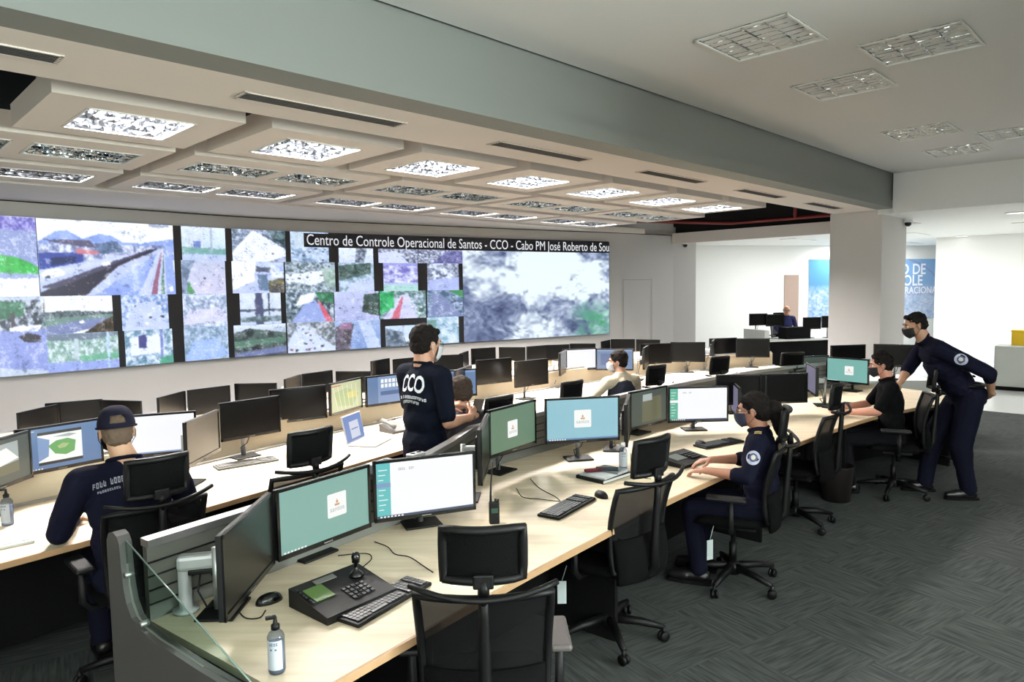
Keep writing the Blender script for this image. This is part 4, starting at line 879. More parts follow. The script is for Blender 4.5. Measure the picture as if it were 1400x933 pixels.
for x0, y0, x1, y1, lb in lows:
    p, q = at(x0, y0, .97), at(x1, y1, .97); v = q - p; a = math.degrees(math.atan2(v[1], v[0])); m = (p + q) / 2
    a = max(-25, min(85, a)); 
    monitor('off' if x0 > 300 else 'offb', .48, .284, float(m[0]), float(m[1]), .97, R(a), 'switched-off monitor of the front row, ' + lb, GC, .57)
for i, (x0, x1, y, lb) in enumerate(((1025, 1049, 429, 'leftmost far monitor before the bright wall'), (1050, 1070, 430, 'small far monitor left of the far man'), (1097, 1124, 434, 'far monitor right of the far man'), (1126, 1146, 432, 'far monitor half behind the column'))):
    zt = 1.3 if i < 2 else 1.24; D_ = 16.3
    for _ in range(1):
        dd = _f + ((x0 + x1) / 2 - CX) / FPX * _r - (y - CY) / FPX * _u; p = EYE + dd * (D_ / dd[1])
    monitor('off', .44, .28, float(p[0]), float(p[1]), float(p[2]), R(6), lb, 'monitors in the far room', .75)

# ------------------------------------------------------------------ chairs
def make_chair(label):
    t = thing('office_chair', label, 'chair', group='black mesh office chairs with headrests')
    hub = MB(); hub.lathe([(.05, .07), (.055, .12), (.04, .14), (.03, .15)], n=14)
    for k in range(5):
        a = R(72 * k + 20); d_ = Vector((math.cos(a), math.sin(a), 0))
        hub.tube([d_ * .02 + Vector((0, 0, .115)), d_ * .18 + Vector((0, 0, .105)), d_ * .31 + Vector((0, 0, .082))], [.03, .024, .017], 8)
    hub.build('star_base', M_black, t)
    for k in range(5):
        a = R(72 * k + 20); c = Vector((math.cos(a) * .31, math.sin(a) * .31, 0)); M_ = Rz(a + .6) @ Rx(R(90))
        mb = MB(); mb.lathe([(.02, -.024), (.029, -.02), (.029, -.006), (.02, -.004)], c + Vector((0, 0, .03)), 14, M=M_).lathe([(.02, .004), (.029, .006), (.029, .02), (.02, .024)], c + Vector((0, 0, .03)), 14, M=M_)
        mb.tube([c + Vector((0, 0, .03)), c + Vector((0, 0, .085))], .011, 8); mb.build('caster', M_black, t)
    MB().tube([(0, 0, .14), (0, 0, .28), (0, 0, .281), (0, 0, .40)], [.026, .026, .016, .016], 12).build('gas_cylinder', M_black, t)
    MB().box((0, -.02, .42), (.22, .26, .05), bev=.012).tube([(.1, 0, .42), (.27, .03, .415)], .007, 6).build('tilt_mechanism', M_black2, t)
    # seat cushion
    n = 11; vs = []; 
    for j in range(n):
        for i in range(n):
            u, v = i / (n - 1) * 2 - 1, j / (n - 1) * 2 - 1; k = 1 - .12 * (u * u * v * v)
            x, y = u * .245 * k * (1 - .06 * max(0, -v)), v * .235 * k + .02; e = max(abs(u), abs(v))
            vs.append((x, y, .515 - .012 * (1 - u * u) - .03 * max(0, e - .75) * 4 * e - (.03 * max(0, v - .6) * 2.5)))
    fs = [(j * n + i, j * n + i + 1, (j + 1) * n + i + 1, (j + 1) * n + i) for j in range(n - 1) for i in range(n - 1)]
    m2 = len(vs); vs += [(v[0] * .94, (v[1] - .02) * .94 + .02, .448) for v in vs]; fs += [(j * n + i + m2, (j + 1) * n + i + m2, (j + 1) * n + i + 1 + m2, j * n + i + 1 + m2) for j in range(n - 1) for i in range(n - 1)]
    ring = [i for i in range(n)] + [j * n + n - 1 for j in range(1, n)] + [(n - 1) * n + i for i in range(n - 2, -1, -1)] + [j * n for j in range(n - 2, 0, -1)]
    fs += [(ring[k], ring[k] + m2, ring[(k + 1) % len(ring)] + m2, ring[(k + 1) % len(ring)]) for k in range(len(ring))]
    MB().add(vs, fs, 0, True).build('seat', M_fabric, t)
    # back frame and mesh: a gently curved sheet leaning back
    def bp(u, v):   # u -1..1 across, v 0..1 up
        z = .50 + .455 * v; y = -.25 - .05 * v + .035 * math.sin(v * math.pi) * 1 - .05 * (1 - u * u) + .03
        return Vector((u * (.215 + .02 * v), y, z))
    rim = [bp(-1 + 2 * k / 10, 0) for k in range(11)] + [bp(1, k / 8) for k in range(1, 9)] + [bp(1 - 2 * k / 10, 1) for k in range(1, 11)] + [bp(-1, 1 - k / 8) for k in range(1, 8)]
    fr = MB(); fr.tube(rim + [rim[0], rim[1]], .0155, 8, cap=False)
    fr.build('back_frame', M_black, t)
    n = 13; vs = [bp(-1 + 2 * i / (n - 1), j / (n - 1)) for j in range(n) for i in range(n)]
    MB().add(vs, [(j * n + i, j * n + i + 1, (j + 1) * n + i + 1, (j + 1) * n + i) for j in range(n - 1) for i in range(n - 1)], 0, True).build('back_mesh', M_mesh, t)
    sp = MB(); sp.tube([(0, -.12, .42), (0, -.26, .44), (0, -.325, .52), (0, -.33, .70), (0, -.345, .9), (0, -.35, 1.03)], [.03, .03, .028, .022, .018, .016], 10)
    pass; sp.build('spine', M_black, t)
    n = 9; lc = [bp(-.96 + 1.92 * i / (n - 1), -.14 + .52 * j / 5) + Vector((0, -.022 - .02 * math.sin(math.pi * j / 5), 0)) for j in range(6) for i in range(n)] + [bp(-.96 + 1.92 * i / (n - 1), -.14 + .52 * j / 5) + Vector((0, -.004, 0)) for j in range(6) for i in range(n)]
    fs = [(j * n + i, (j + 1) * n + i, (j + 1) * n + i + 1, j * n + i + 1) for j in range(5) for i in range(n - 1)]; m6 = 6 * n
    fs += [tuple(k + m6 for k in reversed(f)) for f in fs]; ring = [i for i in range(n)] + [j * n + n - 1 for j in range(1, 6)] + [5 * n + i for i in range(n - 2, -1, -1)] + [j * n for j in range(4, 0, -1)]
    fs += [(ring[k], ring[(k + 1) % len(ring)], ring[(k + 1) % len(ring)] + m6, ring[k] + m6) for k in range(len(ring))]
    MB().add(lc, fs, 0, True).build('lumbar_cover', M_fabric, t)
    rl = MB(); rl.tube([Vector((x * .25, -.40 + .07 * x * x, .985 + .03 * x * x)) for x in [(-1 + k / 5) for k in range(11)]], .011, 8)
    rl.tube([(0, -.345, .95), (0, -.395, .985)], .012, 8); rl.build('coat_bar', M_black, t)
    hr = MB(); 
    q = lambda u, v: Vector((u * .136, -.335 + .035 * u * u - .02 * (v - .5), 1.02 + .18 * v))
    rim = [q(-1 + 2 * k / 8, 0) for k in range(9)] + [q(1, k / 4) for k in range(1, 5)] + [q(1 - 2 * k / 8, 1) for k in range(1, 9)] + [q(-1, 1 - k / 4) for k in range(1, 4)]
    hr.tube(rim + [rim[0], rim[1]], .017, 8, cap=False); hr.tube([(0, -.35, .98), (0, -.345, 1.03)], .02, 8); hr.box((0, -.352, 1.03), (.07, .02, .05), bev=.006)
    hd = hr.build('headrest_frame', M_black, t)
    vs = [q(-1 + 2 * i / 8, j / 4) for j in range(5) for i in range(9)]
    MB().add(vs, [(j * 9 + i, j * 9 + i + 1, (j + 1) * 9 + i + 1, (j + 1) * 9 + i) for j in range(4) for i in range(8)], 0, True).build('headrest_pad', M_fabric, hd)
    for sx in (-1, 1):
        mb = MB(); mb.tube([(sx * .14, 0, .43), (sx * .25, -.01, .43), (sx * .285, -.01, .47), (sx * .285, -.01, .64)], [.018, .018, .02, .017], 8)
        ar = mb.build('armrest', M_black2, t); MB().box((sx * .285, .02, .655), (.085, .25, .028), bev=.012).build('arm_pad', M_armpad if sx > 0 else M_black2, ar)
    return t
GCh = 'black mesh office chairs with headrests'
ch0 = make_chair('empty black mesh chair nearest the camera, seen from behind')
ch0.location = (-.12, 2.60, 0); ch0.rotation_euler = (0, 0, R(2))
# facing angle in degrees measured from +x; the chair is built facing +y
chairs = [(.53, 3.86, 131, 'empty black mesh chair between the nearest one and the seated woman', True), (1.47, 4.57, 157, 'black mesh chair the woman in navy uniform sits on', True), (2.36, 5.72, 142, 'empty black mesh chair between the woman and the young man', True),
 (3.62, 6.52, 158, 'black mesh chair of the young man, touched by the hand of the officer', False), (4.62, 7.62, 165, 'black mesh chair half hidden behind the bending officer', False), (-1.97, 3.58, 135, 'black mesh chair the man in the cap sits on', True),
 (-1.41, 4.17, 140, 'empty black mesh chair on the middle row right of the man in the cap', False), (-.33, 5.32, 138, 'black mesh chair of the seated grey-haired man', False), (.28, 6.12, 138, 'empty black mesh chair in front of the pair of brown-reflecting monitors', False),
 (1.27, 7.28, 130, 'black mesh chair of the man in white sleeves', False), (2.2, 8.1, 120, 'empty black mesh chair right of the man in white sleeves', False), (3.25, 8.45, 100, 'empty black mesh chair near the last pair of middle row monitors', False)]
tags = {}
for x, y, a, lb, tg in chairs:
    c = dup(ch0, (x, y, 0), R(a - 90), lb)
    if tg and x > -1.5 and x < 2.0: tags[lb] = c
for lb, c in tags.items():
    mb = MB().box((-.255, .12, .30), (.05, .003, .13), rot=Rz(R(-40))); mb.tube([(-.255, .12, .365), (-.235, .1, .455)], .002, 5); mb.build('hanging_tag', mat('paper_tag', (196, 206, 208), .6), c)

# ------------------------------------------------------------------ things on the desks
def keyboard(label, x, y, z, ang, m=M_black, mk=M_key, w=.44, dpt=.14, group=None):
    t = thing('keyboard', label, 'keyboard', (x, y, z), R(ang), group)
    k = MB(); k.box((0, 0, .009), (w, dpt, .016), bev=.004); k.build('keyboard_base', m, t)
    ks = MB(); u = (w - .03) / 21
    for r_ in range(6):
        yy = dpt / 2 - .018 - r_ * (dpt - .03) / 5.6
        c = 0
        while c < 21:
            wd = 5 if (r_ == 5 and c == 4) else 1
            if c in (14, 18) and r_ != 9: c += .35 if False else 1; 
            if c >= 21: break
            ks.box((-w / 2 + .018 + (c + wd / 2 - .5 + .3) * u, yy, .0195), (u * wd * .86, (dpt - .03) / 5.6 * .84, .006)); c += wd
    ks.build('keys', mk, t)
    return t
def mouse(label, x, y, z, ang, m=M_black):
    t = thing('computer_mouse', label, 'mouse', (x, y, z), R(ang), 'computer mice')
    n = 9; vs = []
    for j in range(7):
        for i in range(14):
            a = 2 * math.pi * i / 14; h = j / 6; rr = math.cos(h * math.pi / 2 * .98) ** .6
            vs.append((.031 * rr * math.cos(a), .056 * rr * math.sin(a), .001 + .036 * math.sin(h * math.pi / 2)))
    fs = [(j * 14 + i, j * 14 + (i + 1) % 14, (j + 1) * 14 + (i + 1) % 14, (j + 1) * 14 + i) for j in range(6) for i in range(14)] + [tuple(range(13, -1, -1)), tuple(84 + i for i in range(14))]
    MB().add(vs, fs, 0, True).build('mouse_body', m, t)
    MB().tube([(0, .022, .034), (0, .034, .029)], .006, 8).build('scroll_wheel', M_greyp, t)
    return t
def bottle(label, x, y, z, h=.19, r=.028, pump=True, tint=None):
    t = thing('bottle', label, 'bottle', (x, y, z), group='clear hand gel bottles')
    MB().lathe([(r * .9, 0.001), (r, .008), (r, h * .66), (r * .8, h * .72), (r * .42, h * .76), (r * .42, h * .79)], n=20).build('bottle_body', M_bottle, t)
    MB().lathe([(r * .9, .006), (r * .9, h * .55)], n=20).build('gel', mat('clear_gel', (170, 182, 200), .2, alpha=.55), t)
    lb = MB(); k = 12
    vs = [(r * 1.015 * math.cos(R(-150 + 120 * i / k)), r * 1.015 * math.sin(R(-150 + 120 * i / k)), zz) for zz in (h * .1, h * .62) for i in range(k + 1)]
    lb.add(vs, [(i, i + 1, k + 2 + i, k + 1 + i) for i in range(k)], 0, True)
    lo = lb.build('label', M_label, t)
    v2, f2 = strokes(4, r * 1.1, .010, 3); k0 = len(v2); v2 = [(a, b_ + .012, 0) for a, b_, _ in v2] + [(sx * .0075 + cx_, -.006 + cy_, 0) for sx in (-1, 1) for cx_, cy_ in ((-.003, -.003), (.003, -.003), (.003, .003), (-.003, .003))]; f2 = f2 + [(k0, k0 + 1, k0 + 2, k0 + 3), (k0 + 4, k0 + 5, k0 + 6, k0 + 7)]
    
    MB().add([(r * 1.03 * math.cos(R(-90) + v[0] / r), r * 1.03 * math.sin(R(-90) + v[0] / r), h * .5 + v[1]) for v in v2], f2).build('label_lettering', mat('label_ink', (70, 90, 110), .5), lo)
    if pump:
        MB().lathe([(r * .5, h * .78), (r * .5, h * .86), (r * .28, h * .88), (r * .2, h * .96), (r * .2, h)], n=14).box((-.012, -.006, h), (.034, .014, .012), rot=Rz(.4), bev=.003).build('pump', M_black, t)
    else: MB().lathe([(r * .5, h * .78), (r * .5, h * .92)], n=14).build('cap', M_whitep, t)
    return t
p = at(379, 919, .74); bottle('clear hand gel bottle with black pump, by the glass end screen', p[0], p[1], .74, .19)
p = at(852, 641, .74); bottle('clear bottle standing behind the stack of papers', p[0], p[1], .74, .2, .03, False)
p = at(11, 718, .74); bottle('clear hand gel bottle on the middle row at the left picture edge', p[0], p[1], .74, .2, .03)

# control console with a joystick and green display
p = at(470, 822, .74); cn_ = thing('control_console', 'black console with joystick, keypad and green display on the nearest desk', 'console', (float(p[0]), float(p[1]), .74), R(50 - 90))
cw, cd = .24, .40   # x across, y along the desk
# local frame: x = towards the sitter, y = along the row
vs = [(-.13, -.17, 0), (.13, -.17, 0), (.13, .17, 0), (-.13, .17, 0), (-.13, -.17, .075), (.13, -.17, .03), (.13, .17, .03), (-.13, .17, .075)]
MB().add(vs, [(3, 2, 1, 0), (4, 5, 6, 7), (0, 1, 5, 4), (1, 2, 6, 5), (2, 3, 7, 6), (3, 0, 4, 7)]).build('console_body', M_black2, cn_)
zf = lambda x: .075 - (x + .13) / .26 * .045
def onface(mb, x, y, dx, dy, h, mi=0): mb.box((x, y, zf(x) + h / 2), (dx, dy, h), rot=Ry(math.atan(.045 / .26)), mi=mi); return mb
onface(MB(), -.03, -.095, .10, .085, .003).build('display', scr('lcd_green', (92, 138, 56), .6), cn_)
mb = MB()
for i in range(4):
    for j in range(5): onface(mb, -.0 + i * .024 + .01, -.005 + j * .022, .016, .015, .006)
for i in range(6): onface(mb, -.09 + i * .022, -.155, .012, .01, .006)
mb.build('keys', M_key, cn_)
mb = MB(); mb.lathe([(.032, .0), (.03, .01), (.018, .022), (.008, .03), (.008, .055), (.017, .06), (.019, .085), (.014, .1), (.004, .104)], (-.045, .10, zf(-.045)), 16); mb.build('joystick', M_blackg, cn_)
onface(MB(), -.10, -.02, .03, .1, .003).build('name_strip', M_greyp, cn_)
for i in range(2):
    pass
ka = .0
dirr = math.degrees(math.atan2(FA[6][1] - FA[3][1], FA[6][0] - FA[3][0]))
p = (at(470, 853, .74) + at(575, 798, .74)) / 2; keyboard('black keyboard in front of the joystick console', float(p[0]), float(p[1]), .74, 58)
p = at(776, 695, .74); keyboard('black keyboard on the nearest desk right of the radio', float(p[0]), float(p[1]), .74, 56)
p = at(822, 680, .74); mouse('black mouse beside the keyboard right of the radio', float(p[0]), float(p[1]), .74, 30)
p = at(368, 824, .74); mouse('black mouse under the sideways monitor by the glass end screen', float(p[0]), float(p[1]), .74, -50, M_blackg)
p = at(337, 635, .74); keyboard('grey keyboard on the middle desk left of the empty chair', float(p[0]), float(p[1]), .74, 38, M_greyp, mat('grey_keys', (110, 108, 106), .5))
p = at(983, 608, .74); keyboard('black keyboard under the hand of the seated woman', float(p[0]), float(p[1]), .74, 32)
p = at(958, 609, .74); mouse('black mouse held by the seated woman', float(p[0]), float(p[1]), .74, 30)
p = at(1148, 556, .74); keyboard('black keyboard in front of the young man', float(p[0]), float(p[1]), .74, 35)
p = at(6, 752, .74); keyboard('white keyboard on the middle desk cut by the left picture edge', float(p[0]) - .12, float(p[1]) , .74, 40, M_whitep, M_whitep)
p = at(1010, 583, .74)
# second console by the woman
p = at(935, 632, .74); c2_ = thing('control_console', 'black desk console with a grey display left of the seated woman', 'console', (float(p[0]), float(p[1]), .74), R(42 - 90))
MB().add([(a * .9, b, c * .7) for a, b, c in vs], [(3, 2, 1, 0), (4, 5, 6, 7), (0, 1, 5, 4), (1, 2, 6, 5), (2, 3, 7, 6), (3, 0, 4, 7)]).build('console_body', M_black2, c2_)
MB().box((-.02, -.06, .042), (.1, .12, .003), rot=Ry(.13)).build('display', scr('lcd_grey', (96, 112, 98), .6), c2_)
mb = MB()
for i in range(4):
    for j in range(5): mb.box((-.04 + i * .03, .03 + j * .024, .045 - i * .003), (.018, .016, .008))
mb.build('keys', M_key, c2_)

# two-way radio
p = at(676, 716, .74); rd = thing('two_way_radio', 'black two-way radio with a long antenna standing on the nearest desk', 'radio', (float(p[0]), float(p[1]), .74), R(10))
MB().box((0, 0, .06), (.055, .032, .12), bev=.006).build('radio_body', M_black, rd)
MB().box((0, -.0175, .075), (.035, .002, .025)).build('display', mat('radio_display', (36, 70, 60), .3), rd)
MB().tube([(-.018, 0, .12), (-.018, 0, .15), (-.016, .0, .22), (-.004, 0, .34)], [.007, .006, .004, .003], 8).build('antenna', M_black, rd)
mb = MB(); mb.tube([(.008, 0, .12), (.008, 0, .135)], .007, 10).tube([(.022, 0, .12), (.022, 0, .132)], .006, 10); mb.build('knob', M_black2, rd)

# stack of papers and a phone on it
p = at(826, 652, .74); st0 = np.array(p[:2])
names = [('binder', 'black ring binder at the bottom of the paper stack', M_black2, (.31, .23, .022), 44, 0), ('magazine', 'white magazine lying on the black binder', mat('magazine_cover', (206, 208, 212), .4), (.28, .20, .012), 48, .0225), ('notebook', 'grey notebook lying right on the stack under the bottle', mat('notebook_cover', (120, 126, 132), .5), (.14, .19, .01), 50, .035)]
for nm, lb, m, d_, a, z in names:
    o = thing(nm, lb, nm, (st0[0] + (.05 if nm == 'notebook' else 0), st0[1] + (.03 if nm == 'notebook' else 0), .74 + z), R(a))
    MB().box((0, 0, d_[2] * .5), (d_[0] * .97, d_[1] * .97, d_[2] * .8)).build('pages', M_whitep, o)
    MB().box((0, 0, d_[2] - .0008), (d_[0], d_[1], .0016)).box((0, 0, .0008), (d_[0], d_[1], .0016)).box((-d_[0] / 2 + .001, 0, d_[2] / 2), (.002, d_[1], d_[2])).build('cover', m, o)
o = thing('mobile_phone', 'black phone lying on top of the paper stack', 'phone', (st0[0] + .02, st0[1] + .01, .74 + .046), R(20)); MB().box((0, 0, .004), (.075, .15, .008), rot=Rz(R(60)), bev=.003).build('phone_body', M_blackg, o)
o = thing('pen_case', 'red and black pen case on the paper stack', 'case', (st0[0] - .06, st0[1] - .0, .74 + .036), R(15)); MB().box((0, 0, .01), (.15, .04, .018), bev=.007).build('case_body', mat('wine_red_cloth', (96, 36, 46), .7), o)

# laptop
p = at(506, 606, .74); lt = thing('laptop', 'open silver laptop with a blue screen on the middle desk', 'laptop', (float(p[0]), float(p[1]), .74), R(-14))
# hinge on the -x side
MB().box((0, 0, .009), (.25, .33, .016), bev=.004).build('laptop_base', mat('laptop_silver', (206, 208, 210), .35, .4), lt)
MB().box((-.03, 0, .0175), (.11, .27, .002)).build('keys', mat('laptop_keys', (92, 92, 94), .5), lt)
MB().box((.075, 0, .0175), (.06, .1, .001)).build('touchpad', M_alu, lt)
th = R(-12); Ml = Matrix.Translation((-.125, 0, .015)) @ Matrix.Rotation(th, 4, 'Y')
lid = MB(); lid.box((0, 0, .115), (.01, .33, .23), bev=.003); lid.v = [tuple(Ml @ Vector(v)) for v in lid.v]; lo = lid.build('lid', mat('laptop_silver', (206, 208, 210)), lt)
sc_ = MB()
def lq(y0, z0, y1, z1, off, mi): sc_.quad(*(tuple(Ml @ Vector((.0052 + off, a, b))) for a, b in ((y0, z0), (y1, z0), (y1, z1), (y0, z1))), mi=mi)
lq(-.155, .012, .155, .22, 0, 0); lq(-.07, .03, .09, .17, .0006, 1); lq(-.05, .1, .07, .11, .0009, 0)
sc_.build('screen', [scr('e_laptop_blue', (84, 122, 190)), scr('e_laptop_window', (196, 204, 222))], lo)
# phone-like grey tray, routers and small things on the desks
p = at(540, 590, .74); o = thing('document_tray', 'grey sloped desk phone beside the laptop, left of the standing man', 'desk phone', (float(p[0]), float(p[1]), .74), R(50))
o.name = 'desk_phone'
MB().add([(-.1, -.1, 0), (.1, -.1, 0), (.1, .1, 0), (-.1, .1, 0), (-.1, -.1, .02), (.1, -.1, .02), (.1, .1, .07), (-.1, .1, .07)], [(3, 2, 1, 0), (4, 5, 6, 7), (0, 1, 5, 4), (1, 2, 6, 5), (2, 3, 7, 6), (3, 0, 4, 7)]).build('phone_base', M_grey, o)
MB().tube([(-.07, -.08, .06), (-.07, 0, .085), (-.07, .09, .10)], [.022, .014, .022], 8).build('handset', M_greyp, o)
p = at(642, 612, .95)
for i, (px, y, lb, dx) in enumerate(((-.40, 4.0, 'grey power box with sockets on top of the desk rail behind the white window screen', .16), (-.20, 4.28, 'small light adapter box on the desk rail right of the standing man', .1))):
    pass
rail = [p + (m_ - p) * d_ for p, m_, d_ in zip(FA, offset(FA, 1.0), DPA)]
for i, (k, lb, sz) in enumerate(((6, 'grey cable box standing on the desk rail behind the white window screen', (.16, .07, .05)), (7, 'light grey adapter on the desk rail right of the standing man', (.1, .06, .045)))):
    q_ = rail[k]; o = thing('power_box', lb, 'power box', (float(q_[0]), float(q_[1]), 1.06), R(55), 'power boxes on the desk rail'); MB().box((0, 0, sz[2] / 2), sz, bev=.006).build('box_body', M_silver, o)
    mb = MB(); 
    for j in (-1, 1): mb.lathe([(.014, sz[2]), (.014, sz[2] + .002)], (j * sz[0] * .25, 0, 0), 12)
    mb.build('socket', M_black2, o)
# silver articulated arm behind the sideways monitor, next to the glass
mo = at(268, 770, .92); a0 = Vector((-1.20, 2.62, 0)); 
arm = thing('monitor_arm', 'thick silver monitor arm behind the glass end screen', 'monitor arm', (-1.315, 2.685, .74), R(20))
MB().lathe([(.05, 0.0), (.05, .012), (.025, .016), (.025, .17)], n=18).build('arm_column', M_silver, arm)
MB().box((.10, -.01, .20), (.25, .06, .06), rot=Rz(-.1), bev=.015).build('arm_beam', M_silver, arm)
MB().box((.10, -.01, .16), (.17, .045, .022), rot=Rz(-.1), bev=.006).build('arm_cover', M_black, arm)
MB().tube([(.06, -.02, .155), (.05, -.04, .09), (.08, -.04, .02), (.14, -.02, .01)], .004, 6).tube([(.1, -.02, .155), (.12, -.04, .07), (.12, -.03, .01)], .004, 6).build('arm_cable', M_black, arm)

# loose cables on the desks
def cable(label, pts, m=M_dark, z=.744):
    P = [at(x, y, z) for x, y in pts]; L = smoothline([tuple(p[:2]) for p in P], 5)
    tag(MB().tube([(p[0], p[1], z) for p in L], .0025, 6).build('cable', m), label, 'cable')
cable('thin dark cable curving behind the console joystick', [(462, 760), (500, 757), (508, 764), (497, 775)])
cable('thin cable running from the teal monitor toward the nearest chair', [(512, 741), (530, 748), (540, 758), (560, 762), (580, 775), (592, 783)])
cable('thin cable from the desk edge strip to the keyboard right of the radio', [(725, 655), (738, 668), (760, 680), (768, 688)])
cable('thin cable looping on the desk left of the keyboard right of the radio', [(706, 668), (715, 680), (740, 683), (765, 686)])
cable('thin grey cable right of the bottle behind the papers', [(862, 620), (864, 640), (872, 652), (890, 655)])
cable('thin cable hanging in a loop under the sideways monitor', [(322, 830), (335, 845), (355, 845), (363, 835)])
# waste bin and small pedestal under the desk of the young man
bn = thing('waste_bin', 'dark waste bin under the desk in front of the young man', 'bin', (3.0, 6.35, 0))
MB().lathe([(.12, .001), (.15, .32), (.155, .33), (.14, .33), (.115, .02), (.01, .012)], n=20).build('bin_body', mat('dark_wine_plastic', (20, 11, 12), .6), bn)
#, 'grey drawer unit under the nearest desk beside the nearest chair', 'drawer unit', (.42, 4.35, 0), R(52))
# ------------------------------------------------------------------ people
def skin_mat(name, rgb):
    m = mat(name, rgb, .5, vary=.06, vscale=12); m.node_tree.nodes['Principled BSDF'].inputs['Subsurface Weight'].default_value = .08
    m.node_tree.nodes['Principled BSDF'].inputs['Subsurface Radius'].default_value = (.02, .008, .004); return m
def remesh(mb, name, mt, parent, vox=.006, smooth=3, disp=0):
    o = mb.build(name, mt)
    md = o.modifiers.new('r', 'REMESH'); md.mode = 'VOXEL'; md.voxel_size = vox; md.use_smooth_shade = True
    if smooth: s_ = o.modifiers.new('s', 'SMOOTH'); s_.iterations = smooth; s_.factor = .5
    if disp:
        tx = bpy.data.textures.new('wr', 'CLOUDS'); tx.noise_scale = disp[1]; dm = o.modifiers.new('d', 'DISPLACE'); dm.texture = tx; dm.strength = disp[0]; dm.mid_level = .5
    dg = bpy.context.evaluated_depsgraph_get(); dg.update()
    me = bpy.data.meshes.new_from_object(o.evaluated_get(dg)); old = o.data; o.modifiers.clear(); o.data = me; bpy.data.meshes.remove(old)
    me.name = name
    for p in me.polygons: p.use_smooth = True
    if parent is not None: o.parent = parent
    return o
def V(*a): return Vector(a)
def lerp(a, b, t): return a * (1 - t) + b * t
def frame(z, xh):
    """rotation whose z is z and whose x is close to xh"""
    z = z.normalized(); x = (xh - z * xh.dot(z)).normalized(); y = z.cross(x); return Matrix((x, y, z)).transposed()
def hand(mb, wr, d, pn, side, curl=.35, s=1.0, thumb_in=.4, grip=None):
    """palm, four fingers and a thumb; d = direction of the fingers, pn = direction the palm faces, side = +1 right hand"""
    d = d.normalized(); pn = (pn - d * pn.dot(d)).normalized(); sd = d.cross(pn) * side   # towards the thumb side
    mb.limb(wr - d * .03, wr + d * .02, .026 * s, .026 * s)
    for k in range(5):
        o = (k / 4 - .5) * .062 * s; mb.limb(wr + d * .015 + sd * o * .7, wr + d * .085 * s + sd * o, .014 * s, .0125 * s)
    L = [(.040, .026, .02), (.044, .029, .022), (.041, .027, .02), (.032, .021, .018)]
    for k in range(4):
        o = (.5 - (k + .5) / 4) * .080 * s; q0 = wr + d * (.088 - abs(k - 1.3) * .004) * s + sd * o; ang = 0
        for j, l in enumerate(L[k]):
            ang += curl * (1.0 if j == 0 else 1.3); dd = d * math.cos(ang) + pn * math.sin(ang)
            q1 = q0 + dd * l * s; mb.limb(q0, q1, (.0092 - .0006 * j) * s, (.0086 - .0006 * j) * s, 8); q0 = q1
    p = wr + d * .03 * s + sd * .03 * s; t1 = (d * .6 + sd * .75 + pn * thumb_in).normalized(); q = p + t1 * .042 * s
    mb.limb(p, q, .0135 * s, .011 * s, 8); t2 = (d * .9 + sd * .25 + pn * (thumb_in + .1)).normalized(); r_ = q + t2 * .03 * s; mb.limb(q, r_, .0105 * s, .009 * s, 8)
    t3 = (d * .95 + pn * (thumb_in + .2)).normalized(); mb.limb(r_, r_ + t3 * .022 * s, .009 * s, .0078 * s, 8)
